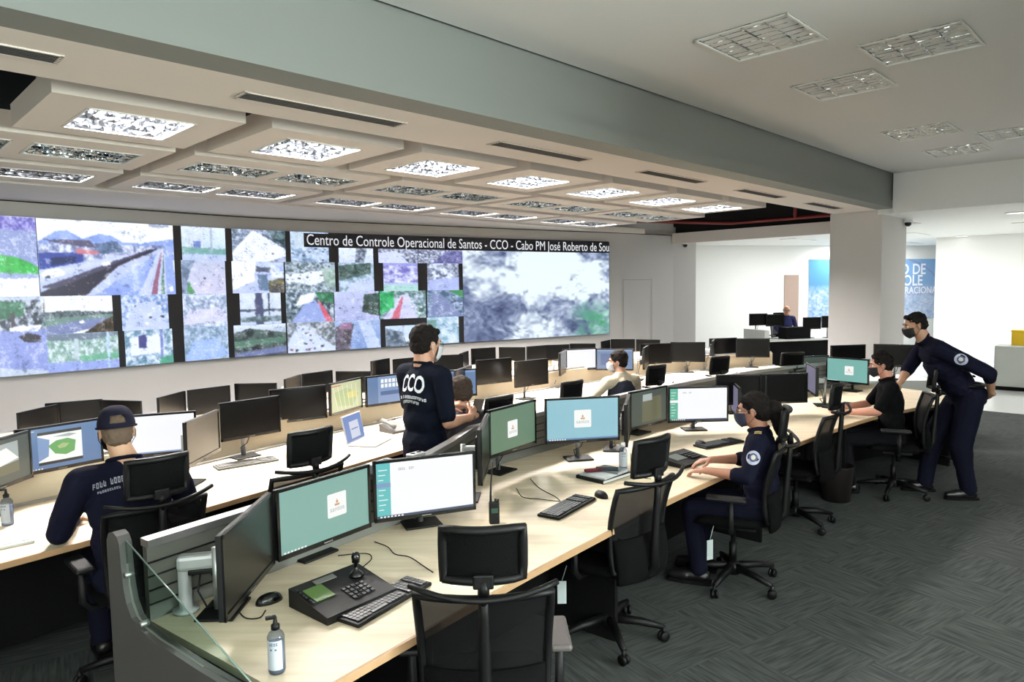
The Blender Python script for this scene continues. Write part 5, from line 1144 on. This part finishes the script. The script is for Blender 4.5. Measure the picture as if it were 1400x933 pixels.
def person(label, cat_group, loc, rz_, J, look, cfg):
    """J: joints in local metres (x right, y forward, z up); look: (head forward, head up); cfg: clothes and colours"""
    t = thing('person', label, 'person', loc, rz_)
    g = lambda k: Vector(J[k]); vox = cfg.get('vox', .0065); S = cfg.get('s', 1.0); wd = cfg.get('w', 1.0)
    skin = skin_mat(cfg.get('skin_name', 'skin'), cfg.get('skin', (176, 128, 104)))
    hf, hu = Vector(look[0]).normalized(), Vector(look[1]).normalized(); hx = hf.cross(hu).normalized(); hu = hx.cross(hf).normalized()
    H = Matrix((hx, hf, hu)).transposed(); hc = g('head')
    def hp(x, y, z): return hc + H @ Vector((x * S, y * S, z * S))
    body = MB()
    # head
    body.ball(hp(0, -.012, .030), (.077 * S, .094 * S, .088 * S), H); body.ball(hp(0, .018, -.008), (.066 * S, .076 * S, .085 * S), H); body.ball(hp(0, .03, -.055), (.050 * S, .054 * S, .050 * S), H)
    body.ball(hp(0, .062, -.088), (.022 * S, .02 * S, .016 * S), H)
    body.limb(hp(0, .088, .012), hp(0, .110, -.022), .009 * S, .014 * S, 8); body.limb(hp(-.012, .098, -.026), hp(.012, .098, -.026), .009 * S, .009 * S, 8)
    body.limb(hp(-.034, .078, .030), hp(.034, .078, .030), .014 * S, .014 * S, 8); body.limb(hp(-.018, .084, -.060), hp(.018, .084, -.060), .010 * S, .010 * S, 8)
    for sx in (-1, 1):
        body.ball(hp(sx * .044, .070, -.014), (.022 * S, .02 * S, .018 * S), H)
        body.ball(hp(sx * .078, -.006, -.002), (.009 * S, .020 * S, .032 * S), H @ Rz(sx * -.25)); body.ball(hp(sx * .080, -.002, -.024), (.007 * S, .010 * S, .012 * S), H)
    nb = g('neck'); body.limb(nb, hp(0, -.022, -.055), .060 * S * wd ** .5, .054 * S)
    sh = {1: g('shR'), -1: g('shL')}; el = {1: g('elR'), -1: g('elL')}; wr = {1: g('wrR'), -1: g('wrL')}
    hip = {1: g('hipR'), -1: g('hipL')}; kn = {1: g('knR'), -1: g('knL')}; an = {1: g('anR'), -1: g('anL')}
    pel, che = g('pelvis'), g('chest')
    sx_ = (sh[1] - sh[-1]).normalized(); up_ = (che - pel).normalized(); T = frame((nb - pel), sx_)
    def torso(mb, e):
        mb.ball(pel + V(0, 0, .0), ((.165 * wd + e), (.118 * wd + e), .125 + e), frame(up_ + V(0, 0, .4), hip[1] - hip[-1]))
        wst = lerp(pel, che, .5); mb.ball(wst + T @ V(0, cfg.get('belly', 0) * .5, 0), (.155 * wd + e, (.108 + cfg.get('belly', 0)) * wd + e, .16 + e), T)
        mb.ball(che, (.162 * wd + e, .115 * wd + e, .17 + e), T)
        mb.ball(lerp(che, nb, .45), (.15 * wd + e, .092 * wd + e, .12 + e), T)
        mb.limb(lerp(sh[-1], sh[1], .08), lerp(sh[-1], sh[1], .92), .058 * wd + e, .058 * wd + e)
        mb.limb(lerp(sh[-1], sh[1], .3) + up_ * .02, nb + up_ * .0, .05 + e, .052 + e); mb.limb(lerp(sh[-1], sh[1], .7) + up_ * .02, nb, .05 + e, .052 + e)
    torso(body, -.012)
    for k in (1, -1):
        body.limb(sh[k], el[k], .044 * wd, .036 * wd); body.limb(el[k], lerp(el[k], wr[k], .35), .037 * wd, .038 * wd); body.limb(lerp(el[k], wr[k], .3), wr[k], .038 * wd, .025)
        body.limb(hip[k], kn[k], .068 * wd, .048); body.limb(kn[k], lerp(kn[k], an[k], .35), .048, .05); body.limb(lerp(kn[k], an[k], .3), an[k], .05, .034)
        ft = Vector(J.get('toeR' if k > 0 else 'toeL', an[k] + V(0, .16, -.05))); body.limb(an[k] + V(0, 0, -.04), ft, .034, .03)
        hd = cfg.get('handR' if k > 0 else 'handL')
        dd = (wr[k] - el[k]).normalized()
        if hd is None: hd = (dd, V(0, 0, -1), .35)
        hand(body, wr[k], Vector(hd[0]), Vector(hd[1]), k, hd[2], .96 * S)
    bo = remesh(body, 'body', skin, t, vox, 2)
    # eyes
    mb = MB()
    for k in (-1, 1): mb.ball(hp(k * .031, .0745, .010), (.0125 * S, .0125 * S, .0125 * S), H, sub=2)
    ey = mb.build('eye', mat('eye_white', (226, 222, 216), .3), t); 
    mb = MB()
    for k in (-1, 1): mb.ball(hp(k * .031, .0835, .010), (.0062 * S, .004 * S, .0062 * S), H, sub=2)
    mb.build('iris', mat('dark_iris', (34, 22, 16), .2), ey)
    mb = MB()
    for k in (-1, 1): mb.tube([hp(k * .048, .080, .028), hp(k * .034, .090, .034), hp(k * .016, .093, .030)], [.003, .0045, .004], 6)
    mb.build('eyebrow', mat('hair_' + cfg.get('hair_name', 'black'), tuple(int(v * .75) for v in cfg.get('hair', (22, 18, 17))), .8), t)
    # clothes
    M1 = mat(*cfg['shirt']) ; sl = cfg.get('sleeve', 'short')
    sm = MB(); torso(sm, .010)
    for k in (1, -1):
        sm.limb(sh[k], lerp(sh[k], el[k], .55), .062 * wd, .056 * wd)
        if sl == 'short': sm.limb(lerp(sh[k], el[k], .4), lerp(sh[k], el[k], .82), .057 * wd, .056 * wd)
        else:
            sm.limb(lerp(sh[k], el[k], .5), el[k], .056 * wd, .050 * wd); end = .90 if sl == 'long' else .25; sm.limb(el[k], lerp(el[k], wr[k], end), .050 * wd, .042 if sl == 'long' else .052)
    sm.ball(nb - up_ * .012, (.074, .072, .045), T)
    so = remesh(sm, 'shirt', M1, t, .008, 3, (.010, .09))
    cm = MB(); rim = []
    for k in range(17): a = 2 * math.pi * k / 16; rim.append(nb + (hp(0, 0, -.12) - nb) * .22 + T @ V(.066 * math.cos(a) * wd, .062 * math.sin(a), .012 - .014 * math.sin(a)))
    cm.tube(rim, .011, 8, cap=False); cm.build('collar', mat(*cfg.get('collar', cfg['shirt'])), so)
    tm = MB(); M2 = mat(*cfg['trousers'])
    tm.ball(pel - V(0, 0, .02), (.172 * wd, .126 * wd, .125), frame(up_ + V(0, 0, .4), hip[1] - hip[-1]))
    for k in (1, -1): lg = cfg.get('legs', 1.0); tm.limb(hip[k], kn[k], .090 * wd, .068 * wd * lg); tm.limb(kn[k], lerp(kn[k], an[k], .5), .068 * wd * lg, .064 * lg); tm.limb(lerp(kn[k], an[k], .45), lerp(kn[k], an[k], 1.0), .064 * lg, .060 * lg)
    tro = remesh(tm, 'trousers', M2, t, .009, 2, (.010, .08))
    for k in (1, -1):
        a = an[k]; ft = Vector(J.get('toeR' if k > 0 else 'toeL', a + V(0, .16, -.05))); df = V(ft.x - a.x, ft.y - a.y, 0).normalized(); zz = ft.z - .03
        s_ = MB(); s_.limb(V(a.x, a.y, zz + .045) - df * .035, V(a.x, a.y, zz + .045) + df * .10, .044, .042); s_.limb(V(a.x, a.y, zz + .04) + df * .08, V(a.x, a.y, zz + .034) + df * .175, .046, .034)
        s_.limb(V(a.x, a.y, zz + .05), V(a.x, a.y, zz + .13), .046, .046); so_ = remesh(s_, 'shoe', mat('black_shoe_leather', (18, 17, 18), .35), t, .006, 2)
        for v in so_.data.vertices: v.co.z = max(v.co.z, zz + .002)
        M_s = MB().prism([tuple((V(a.x, a.y, 0) + df * u + V(-df.y, df.x, 0) * v_)[:2]) for u, v_ in ((-.085, -.03), (-.06, -.042), (.1, -.045), (.2, -.03), (.215, 0), (.2, .03), (.1, .045), (-.06, .042), (-.085, .03))], zz - .008, zz + .012)
        M_s.build('sole', M_dark, so_)
    # hair, cap, mask, glasses
    hm = mat('hair_' + cfg.get('hair_name', 'black'), tuple(int(v * .75) for v in cfg.get('hair', (22, 18, 17))), .8, bump=.6, bscale=160)
    hs = cfg.get('hairstyle', 'short')
    if hs:
        h = MB(); k = 1.0
        if hs in ('short', 'thick', 'fade'):
            e = {'short': .0, 'thick': .008, 'fade': .004}[hs]
            h.ball(hp(0, -.020, .040 + e), (.083 * S + e, .092 * S + e, .086 * S + e), H); h.ball(hp(0, -.046, .0), (.078 * S + e * .5, .064 * S, .072 * S), H)
            h.limb(hp(-.05, .045, .088), hp(.05, .045, .088), .022, .022)
            for q_ in (-1, 1): h.limb(hp(q_ * .074, -.004, .03), hp(q_ * .073, .004, .008), .012, .009, 8)
            if hs == 'fade': h.limb(hp(-.04, .03, .11), hp(.04, -.03, .125), .03, .03)
        elif hs == 'buzz': h.ball(hp(0, -.020, .036), (.0805 * S, .090 * S, .084 * S), H); h.ball(hp(0, -.05, -.008), (.074 * S, .058 * S, .07 * S), H)
        elif hs == 'bald': h.ball(hp(0, -.048, .0), (.079 * S, .06 * S, .05 * S), H)
        elif hs == 'bun':
            h.ball(hp(0, -.022, .040), (.088, .098, .090), H); h.ball(hp(0, -.055, .0), (.084, .07, .085), H); h.limb(hp(-.055, .05, .078), hp(.055, .05, .078), .022, .022)
            h.ball(hp(0, -.135, .0), (.055, .052, .06), H); h.limb(hp(0, -.135, -.01), hp(0, -.15, -.15), .045, .028)
        remesh(h, 'hair', hm, t, .005, 1, (.012, .02))
    if cfg.get('cap'):
        c = MB(); cmn = mat('navy_cap_cloth', (26, 26, 40), .85); n = 22; mrows = 9; vs = []
        for j in range(mrows):
            a = math.pi / 2 * j / (mrows - 1)
            for i in range(n):
                b = 2 * math.pi * i / n; vs.append(hp(math.cos(b) * .090 * math.cos(a * .98) ** .75, -.010 + math.sin(b) * .106 * math.cos(a * .98) ** .75, .030 + .112 * math.sin(a)))
        fs = []
        for j in range(mrows - 1):
            for i in range(n):
                b = 2 * math.pi * (i + .5) / n
                if j < 3 and abs((b - 1.5 * math.pi + math.pi) % (2 * math.pi) - math.pi) < .55 - .12 * j and j > 0: continue   # opening above the strap
                fs.append((j * n + i, j * n + (i + 1) % n, (j + 1) * n + (i + 1) % n, (j + 1) * n + i))
        c.add(vs, fs, 0, True); c.build('cap', cmn, t)
        mb = MB(); vs = []
        for i in range(9):
            b = R(20 + 140 * i / 8)
            for q_ in (0, 1): vs.append(hp(math.cos(b) * (.088 + .0 * q_), -.008 + math.sin(b) * (.104 + .072 * q_ * math.sin(b)), .036 - .016 * q_))
        mb.add(vs, [(2 * i, 2 * i + 1, 2 * i + 3, 2 * i + 2) for i in range(8)], 0, True); br = mb.build('cap_visor', cmn, t)
        sd = br.modifiers.new('s', 'SOLIDIFY'); sd.thickness = .004
        mb = MB(); mb.tube([hp(math.cos(R(q_)) * .092, -.010 + math.sin(R(q_)) * .108, .030) for q_ in range(0, 361, 15)], .006, 6, cap=False); mb.build('cap_band', cmn, t)
    if cfg.get('mask'):
        mm = MB(); vs = []; nu, nv = 13, 8
        for j in range(nv):
            for i in range(nu):
                a = R(-78 + 156 * i / (nu - 1)); v = j / (nv - 1); rr = 1.0 - .26 * (2 * v - .9) ** 2 * (1 if v > .45 else .4)
                vs.append(hp(math.sin(a) * .077 * (1 - .20 * v), .026 + math.cos(a) * (.099 * rr - .016 * v) * (1 - .0 * v) + .0, -.003 - .100 * v * (1 - .25 * (math.sin(a) ** 2))))
        mm.add(vs, [(j * nu + i, j * nu + i + 1, (j + 1) * nu + i + 1, (j + 1) * nu + i) for j in range(nv - 1) for i in range(nu - 1)], 0, True)
        mk = mm.build('face_mask', mat('mask_' + cfg['mask'][0], cfg['mask'][1], .85), t); sd = mk.modifiers.new('s', 'SOLIDIFY'); sd.thickness = .004; sd.offset = 1
        for k in (-1, 1):
            MB().tube([hp(k * .075, .040, -.012), hp(k * .085, .0, .012), hp(k * .086, -.018, .004), hp(k * .085, -.012, -.03), hp(k * .060, .035, -.080)], .0018, 6).build('ear_loop', mat('mask_' + cfg['mask'][0], cfg['mask'][1]), mk)
    if cfg.get('glasses'):
        mb = MB()
        for k in (-1, 1):
            mb.tube([hp(k * .032 + .024 * math.cos(R(a)), .098, .008 + .017 * math.sin(R(a))) for a in range(0, 361, 30)], .002, 6, cap=False)
            mb.tube([hp(k * .056, .096, .012), hp(k * .078, .06, .014), hp(k * .082, -.01, .010)], .002, 6)
        mb.tube([hp(-.009, .1, .012), hp(.009, .1, .012)], .002, 6); mb.build('glasses', mat('glasses_frame', cfg['glasses'], .3, .5), t)
    return t, so, T, hp
def on_surface(so, vs, fs, origin, ax, ay, dirn, off=.004, name='lettering', mt=None, sub=True):
    """drapes flat shapes over the cloth: origin + ax*x + ay*y, cast along dirn"""
    dg = bpy.context.evaluated_depsgraph_get(); bm = bmesh.new(); bm.from_mesh(so.data); tree = BVHTree.FromBMesh(bm); bm.free()
    out = []
    for v in vs:
        p = origin + ax * v[0] + ay * v[1]; h = tree.ray_cast(p, dirn)
        out.append(h[0] - dirn * off if h[0] is not None else p + dirn * .15)
    return MB().add(out, fs).build(name, mt, so)
NAVY = ('navy_uniform_cloth', (18, 19, 35), .9); NAVY2 = ('navy_trousers_cloth', (16, 17, 31), .9); BLK = ('black_tshirt_cloth', (9, 9, 11), .9)
white_ink = mat('white_print', (222, 224, 230), .7)
def sit(lean=0.0, arms=None, seat=.47, w=1.0, h=1.0):
    """a seated pose; local y is forward, the origin lies under the pelvis"""
    c, s = math.cos(lean), math.sin(lean)
    pz = seat + .09; P = Vector((0, 0, pz)); f = lambda y, z, x=0: V(x, y * c + z * h * s, pz + z * h * c - y * s)
    J = dict(pelvis=P, chest=f(0, .31), neck=f(.005, .515), head=f(.045 + .02 * s, .655), shR=f(-.0, .455, .185 * w), shL=f(-.0, .455, -.185 * w),
             hipR=V(.09, .02, pz - .02), hipL=V(-.09, .02, pz - .02), knR=V(.12, .43, seat + .05), knL=V(-.12, .43, seat + .05), anR=V(.12, .38, .11), anL=V(-.12, .38, .11), toeR=V(.13, .55, .045), toeL=V(-.13, .55, .045))
    J.update(elR=f(.06, .20, .25), elL=f(.06, .20, -.25), wrR=V(.16, .37, .775), wrL=V(-.16, .37, .775))
    if arms: J.update(arms)
    return J
# 1 the man in the cap, back to us, at the middle row
J = sit(lean=.12, w=1.15, seat=.50, h=1.05, arms=dict(head=V(-.03, .12, 1.285), elL=V(-.31, .12, .81), wrL=V(-.22, .42, .78), elR=V(.31, .12, .81), wrR=V(.2, .42, .79)))
t1, s1, T, hp = person('seated man seen from behind in a dark cap and navy uniform at the middle row', None, (-1.98, 3.52, 0), R(128 - 90), J, ((.05, 1, -.12), (0, .1, 1)),
    dict(shirt=NAVY, trousers=NAVY2, sleeve='long', w=1.2, skin=(186, 146, 118), skin_name='skin_a', hairstyle='buzz', hair=(120, 100, 84), hair_name='stubble', cap=True, mask=('black', (20, 20, 24)), glasses=(60, 60, 60), belly=.01))
vs, fs = strokes(22, .34, .030, 5, .028); dn = T @ V(0, 1, 0)
on_surface(s1, vs, fs, Vector(J['chest']) + T @ V(.0, -.5, .150), T @ V(1, 0, 0), T @ V(0, 0, 1), dn, .005, 'back_lettering', mat('grey_print', (150, 152, 166), .7))
vs, fs = strokes(30, .30, .012, 9, .022)
on_surface(s1, vs, fs, Vector(J['chest']) + T @ V(.0, -.5, .113), T @ V(1, 0, 0), T @ V(0, 0, 1), dn, .005, 'back_lettering', mat('grey_print', (150, 152, 166), .7))
# 2 the standing man with CCO on his back
J = dict(pelvis=V(0, 0, .97), chest=V(0, .0, 1.28), neck=V(0, .0, 1.49), head=V(.0, .03, 1.63), shR=V(.185, 0, 1.43), shL=V(-.185, 0, 1.43), elR=V(.235, -.0, 1.12), elL=V(-.22, .06, 1.16), wrR=V(.19, .26, 1.12), wrL=V(-.05, .27, 1.17),
         hipR=V(.09, 0, .93), hipL=V(-.09, 0, .93), knR=V(.10, .02, .50), knL=V(-.10, .02, .50), anR=V(.10, -.01, .10), anL=V(-.10, -.01, .10), toeR=V(.12, .17, .04), toeL=V(-.12, .17, .04))
t2, s2, T, hp = person('standing man seen from behind in a navy polo shirt lettered CCO, holding a phone', None, (-.61, 4.72, 0), R(-41), J, ((.05, 1, -.10), (0, .02, 1)),
    dict(shirt=('dark_navy_polo', (13, 17, 29), .9), trousers=NAVY2, sleeve='short', w=1.10, s=1.08, skin=(182, 136, 112), skin_name='skin_b', hairstyle='thick', hair=(28, 22, 20), mask=('white', (200, 204, 210)), glasses=(50, 50, 54), handR=((-.3, .9, .25), (-.9, -.2, -.3), .55), handL=((.75, .6, .2), (.1, .3, -1), .5)))
dn = T @ V(0, 1, 0)
ogn = Vector(J['chest']) + T @ V(.006, -.5, .10)
vs, fs = text_mesh('CCO', .11, font_bold=True, spacing=.98); vs = [(v[0] * .86, v[1] * 1.4 - .018 * (v[0] / .11) ** 2, 0) for v in vs]
on_surface(s2, vs, fs, ogn, T @ V(1, 0, 0), T @ V(0, 0, 1), dn, .005, 'back_lettering', white_ink)
for n_, dz, wl_ in ((20, -.088, .25), (14, -.118, .18)):
    vs, fs = strokes(n_, wl_, .020, n_, .020); on_surface(s2, vs, fs, ogn + T @ V(0, 0, dz), T @ V(1, 0, 0), T @ V(0, 0, 1), dn, .005, 'back_lettering', white_ink)
ph = thing('mobile_phone', 'dark phone held by the standing man', 'phone', Matrix.Translation((-.61, 4.72, 0)) @ Matrix.Rotation(R(-41), 4, 'Z') @ V(.14, .385, 1.175), R(-10)); MB().box((0, 0, 0), (.075, .15, .009), rot=Rx(.5), bev=.003).build('phone_body', M_blackg, ph)
# 3 seated grey-haired man behind him
J = sit(lean=.05, w=1.05, h=1.05)
person('seated man with short greyish hair in a grey jacket beside the standing man', None, (-.34, 5.04, 0), R(130 - 90), J, ((.2, 1, -.1), (.05, 0, 1)),
    dict(shirt=('grey_jacket_cloth', (88, 84, 92), .85), trousers=NAVY2, sleeve='long', w=1.1, s=1.06, skin=(196, 146, 124), skin_name='skin_c', hairstyle='short', hair=(74, 60, 52), hair_name='greyish', mask=('white', (200, 204, 210))))
# 4 the man in white sleeves
J = sit(lean=.08, arms=dict(elL=V(-.30, .18, .82), wrL=V(-.22, .44, .78)))
t4, s4, T, hp = person('seated man in cream sleeves and a dark vest on the middle row', None, (1.17, 7.28, 0), R(118 - 90), J, ((-.9, .8, -.1), (0, .02, 1)),
    dict(shirt=('cream_shirt_cloth', (214, 200, 178), .85), trousers=NAVY2, sleeve='long', w=1.0, skin=(176, 130, 106), skin_name='skin_d', hairstyle='thick', hair=(34, 26, 24), hair_name='darkbrown', mask=('white', (220, 222, 226))))
vm = MB(); vm.ball(Vector(J['chest']), (.176, .132, .185), T); vm.ball(lerp(Vector(J['pelvis']), Vector(J['chest']), .5), (.165, .13, .17), T); vm.ball(lerp(Vector(J['chest']), Vector(J['neck']), .4), (.158, .112, .12), T)
remesh(vm, 'vest', mat('dark_vest_cloth', (46, 48, 60), .85), t4, .009, 2, (.008, .08))
# 5 the woman in uniform
J = sit(lean=.02, w=.98, h=.95, arms=dict(elL=V(-.26, .06, .80), wrL=V(-.19, .31, .80), elR=V(.24, .10, .80), wrR=V(.12, .33, .80)))
t5, s5, T, hp = person('seated woman in navy uniform with glasses, dark mask and hair tied back', None, (1.63, 4.50, 0), R(155 - 90), J, ((-.05, 1, -.12), (0, .05, 1)),
    dict(shirt=NAVY, trousers=NAVY2, sleeve='half', w=1.0, skin=(168, 118, 96), skin_name='skin_e', hairstyle='bun', hair=(18, 14, 14), mask=('navy', (40, 44, 66)), glasses=(150, 150, 156), handR=((-.3, .9, -.12), (0, -.1, -1), .3), handL=((.25, .95, -.1), (0, -.1, -1), .3)))
def badge(so, J, k, T, s=.04, zoff=.0):
    sh_, el_ = Vector(J['shR' if k > 0 else 'shL']), Vector(J['elR' if k > 0 else 'elL']); ax_ = (sh_ - el_).normalized(); out_ = (T @ V(k, 0, 0)); out_ = (out_ - ax_ * out_.dot(ax_)).normalized(); side_ = ax_.cross(out_)
    o_ = lerp(sh_, el_, .42) + out_ * .25
    for rr, m, off in ((s, mat('badge_rim', (176, 178, 200), .6), .004), (s * .62, mat('badge_field', (70, 72, 110), .6), .0055), (s * .34, mat('badge_centre', (206, 204, 190), .6), .007)):
        P = [(0, 0)] + [(rr * math.cos(R(a)), rr * math.sin(R(a)) * (1.15 if math.sin(R(a)) < 0 else 1)) for a in range(0, 360, 20)]
        on_surface(so, [(a, b, 0) for a, b in P], [(0, i, i % 18 + 1) for i in range(1, 19)], o_, side_, ax_, -out_, off, 'sleeve_badge', m)
def epaulette(so, J, T, k):
    sh_, nb_ = Vector(J['shR' if k > 0 else 'shL']), Vector(J['neck']); ax_ = (nb_ - sh_).normalized(); f_ = T @ V(0, 1, 0); up_ = ax_.cross(f_) * (-k); up_ = up_ if up_.z > 0 else -up_
    for u in (.30, .46):
        o_ = lerp(sh_, nb_, u) + up_ * .2; P = [(a, b, 0) for a in (-.009, .009) for b in (-.022, -.007, .007, .022)]
        on_surface(so, P, [(i, i + 1, i + 5, i + 4) for i in range(3)], o_, ax_, f_, -up_, .006, 'shoulder_stripe', mat('gold_stripe', (206, 186, 120), .5))
badge(s5, J, -1, T, .042); epaulette(s5, J, T, -1); epaulette(s5, J, T, 1)
# 6 the young man in a black t-shirt
J = sit(lean=.10, h=1.03, arms=dict(elL=V(-.26, .17, .82), wrL=V(-.17, .41, .79), elR=V(.25, .18, .82), wrR=V(.14, .41, .79)))
person('seated young man in a black t-shirt and black mask, looking at the teal screen', None, (3.62, 6.54, 0), R(160 - 90), J, ((-.02, 1, -.16), (0, .05, 1)),
    dict(shirt=BLK, trousers=('black_jeans', (18, 18, 22), .85), sleeve='short', w=1.0, skin=(200, 140, 120), skin_name='skin_f', hairstyle='fade', hair=(30, 24, 22), mask=('black', (20, 20, 24)), handR=((-.2, .95, -.1), (0, -.1, -1), .3), handL=((.2, .95, -.1), (0, -.1, -1), .3)))
# 7 the bending officer; local y points to the left of the photograph
J = dict(pelvis=V(0, -.10, .955), chest=V(0, .12, 1.23), neck=V(0, .285, 1.47), head=V(0, .365, 1.61), shR=V(.20, .20, 1.42), shL=V(-.20, .24, 1.405), elL=V(-.33, -.12, 1.20), wrL=V(-.15, -.23, .99),
         elR=V(.24, .33, 1.17), wrR=V(.15, .43, 1.05), hipR=V(.10, -.08, .92), hipL=V(-.10, -.08, .92), knL=V(-.12, .0, .50), knR=V(.12, .14, .52), anL=V(-.12, -.08, .10), anR=V(.13, .19, .10), toeL=V(-.13, .09, .04), toeR=V(.14, .36, .04))
t7, s7, T, hp = person('tall officer in navy uniform bending forward with one hand behind his back', None, (4.13, 6.42, .0), R(171 - 90), J, ((.05, 1, -.30), (0, .30, 1)),
    dict(shirt=NAVY, trousers=NAVY2, sleeve='half', w=1.24, skin=(178, 134, 108), skin_name='skin_g', hairstyle='short', hair=(22, 18, 18), mask=('black', (18, 18, 20)), handR=((-.2, .75, -.55), (.1, -.4, -1), .5), handL=((.9, .0, -.25), (.1, -1, .1), .3), legs=1.18))
badge(s7, J, -1, T, .05); badge(s7, J, 1, T, .05)
for k, n_ in ((-1, 'belt'),):
    mb = MB(); P_ = []
    for a in range(0, 361, 15): P_.append(Vector(J['pelvis']) + V(0, .02, .085) + V(.178 * math.cos(R(a)), .138 * math.sin(R(a)), .02 - .0 * math.sin(R(a))))
    mb.tube(P_, .016, 8, cap=False); mb.build('belt', M_black, t7)
# 8 the far man at the white desk
J = sit(lean=.05, seat=.64)
pf = Vector((6.78, 17.2, 0))
person('far man with pale head and blue shirt sitting behind the far screens', None, pf, R(180), J, ((.1, 1, -.1), (0, 0, 1)),
    dict(shirt=('blue_shirt_cloth', (52, 56, 96), .85), trousers=NAVY2, sleeve='long', skin=(214, 160, 130), skin_name='skin_h', hairstyle='bald', hair=(150, 130, 110), hair_name='fair', glasses=(60, 50, 40), vox=.01))
o = dup(ch0, (6.78, 17.3, .10), R(180), 'chair of the far man, mostly hidden behind the far screens')
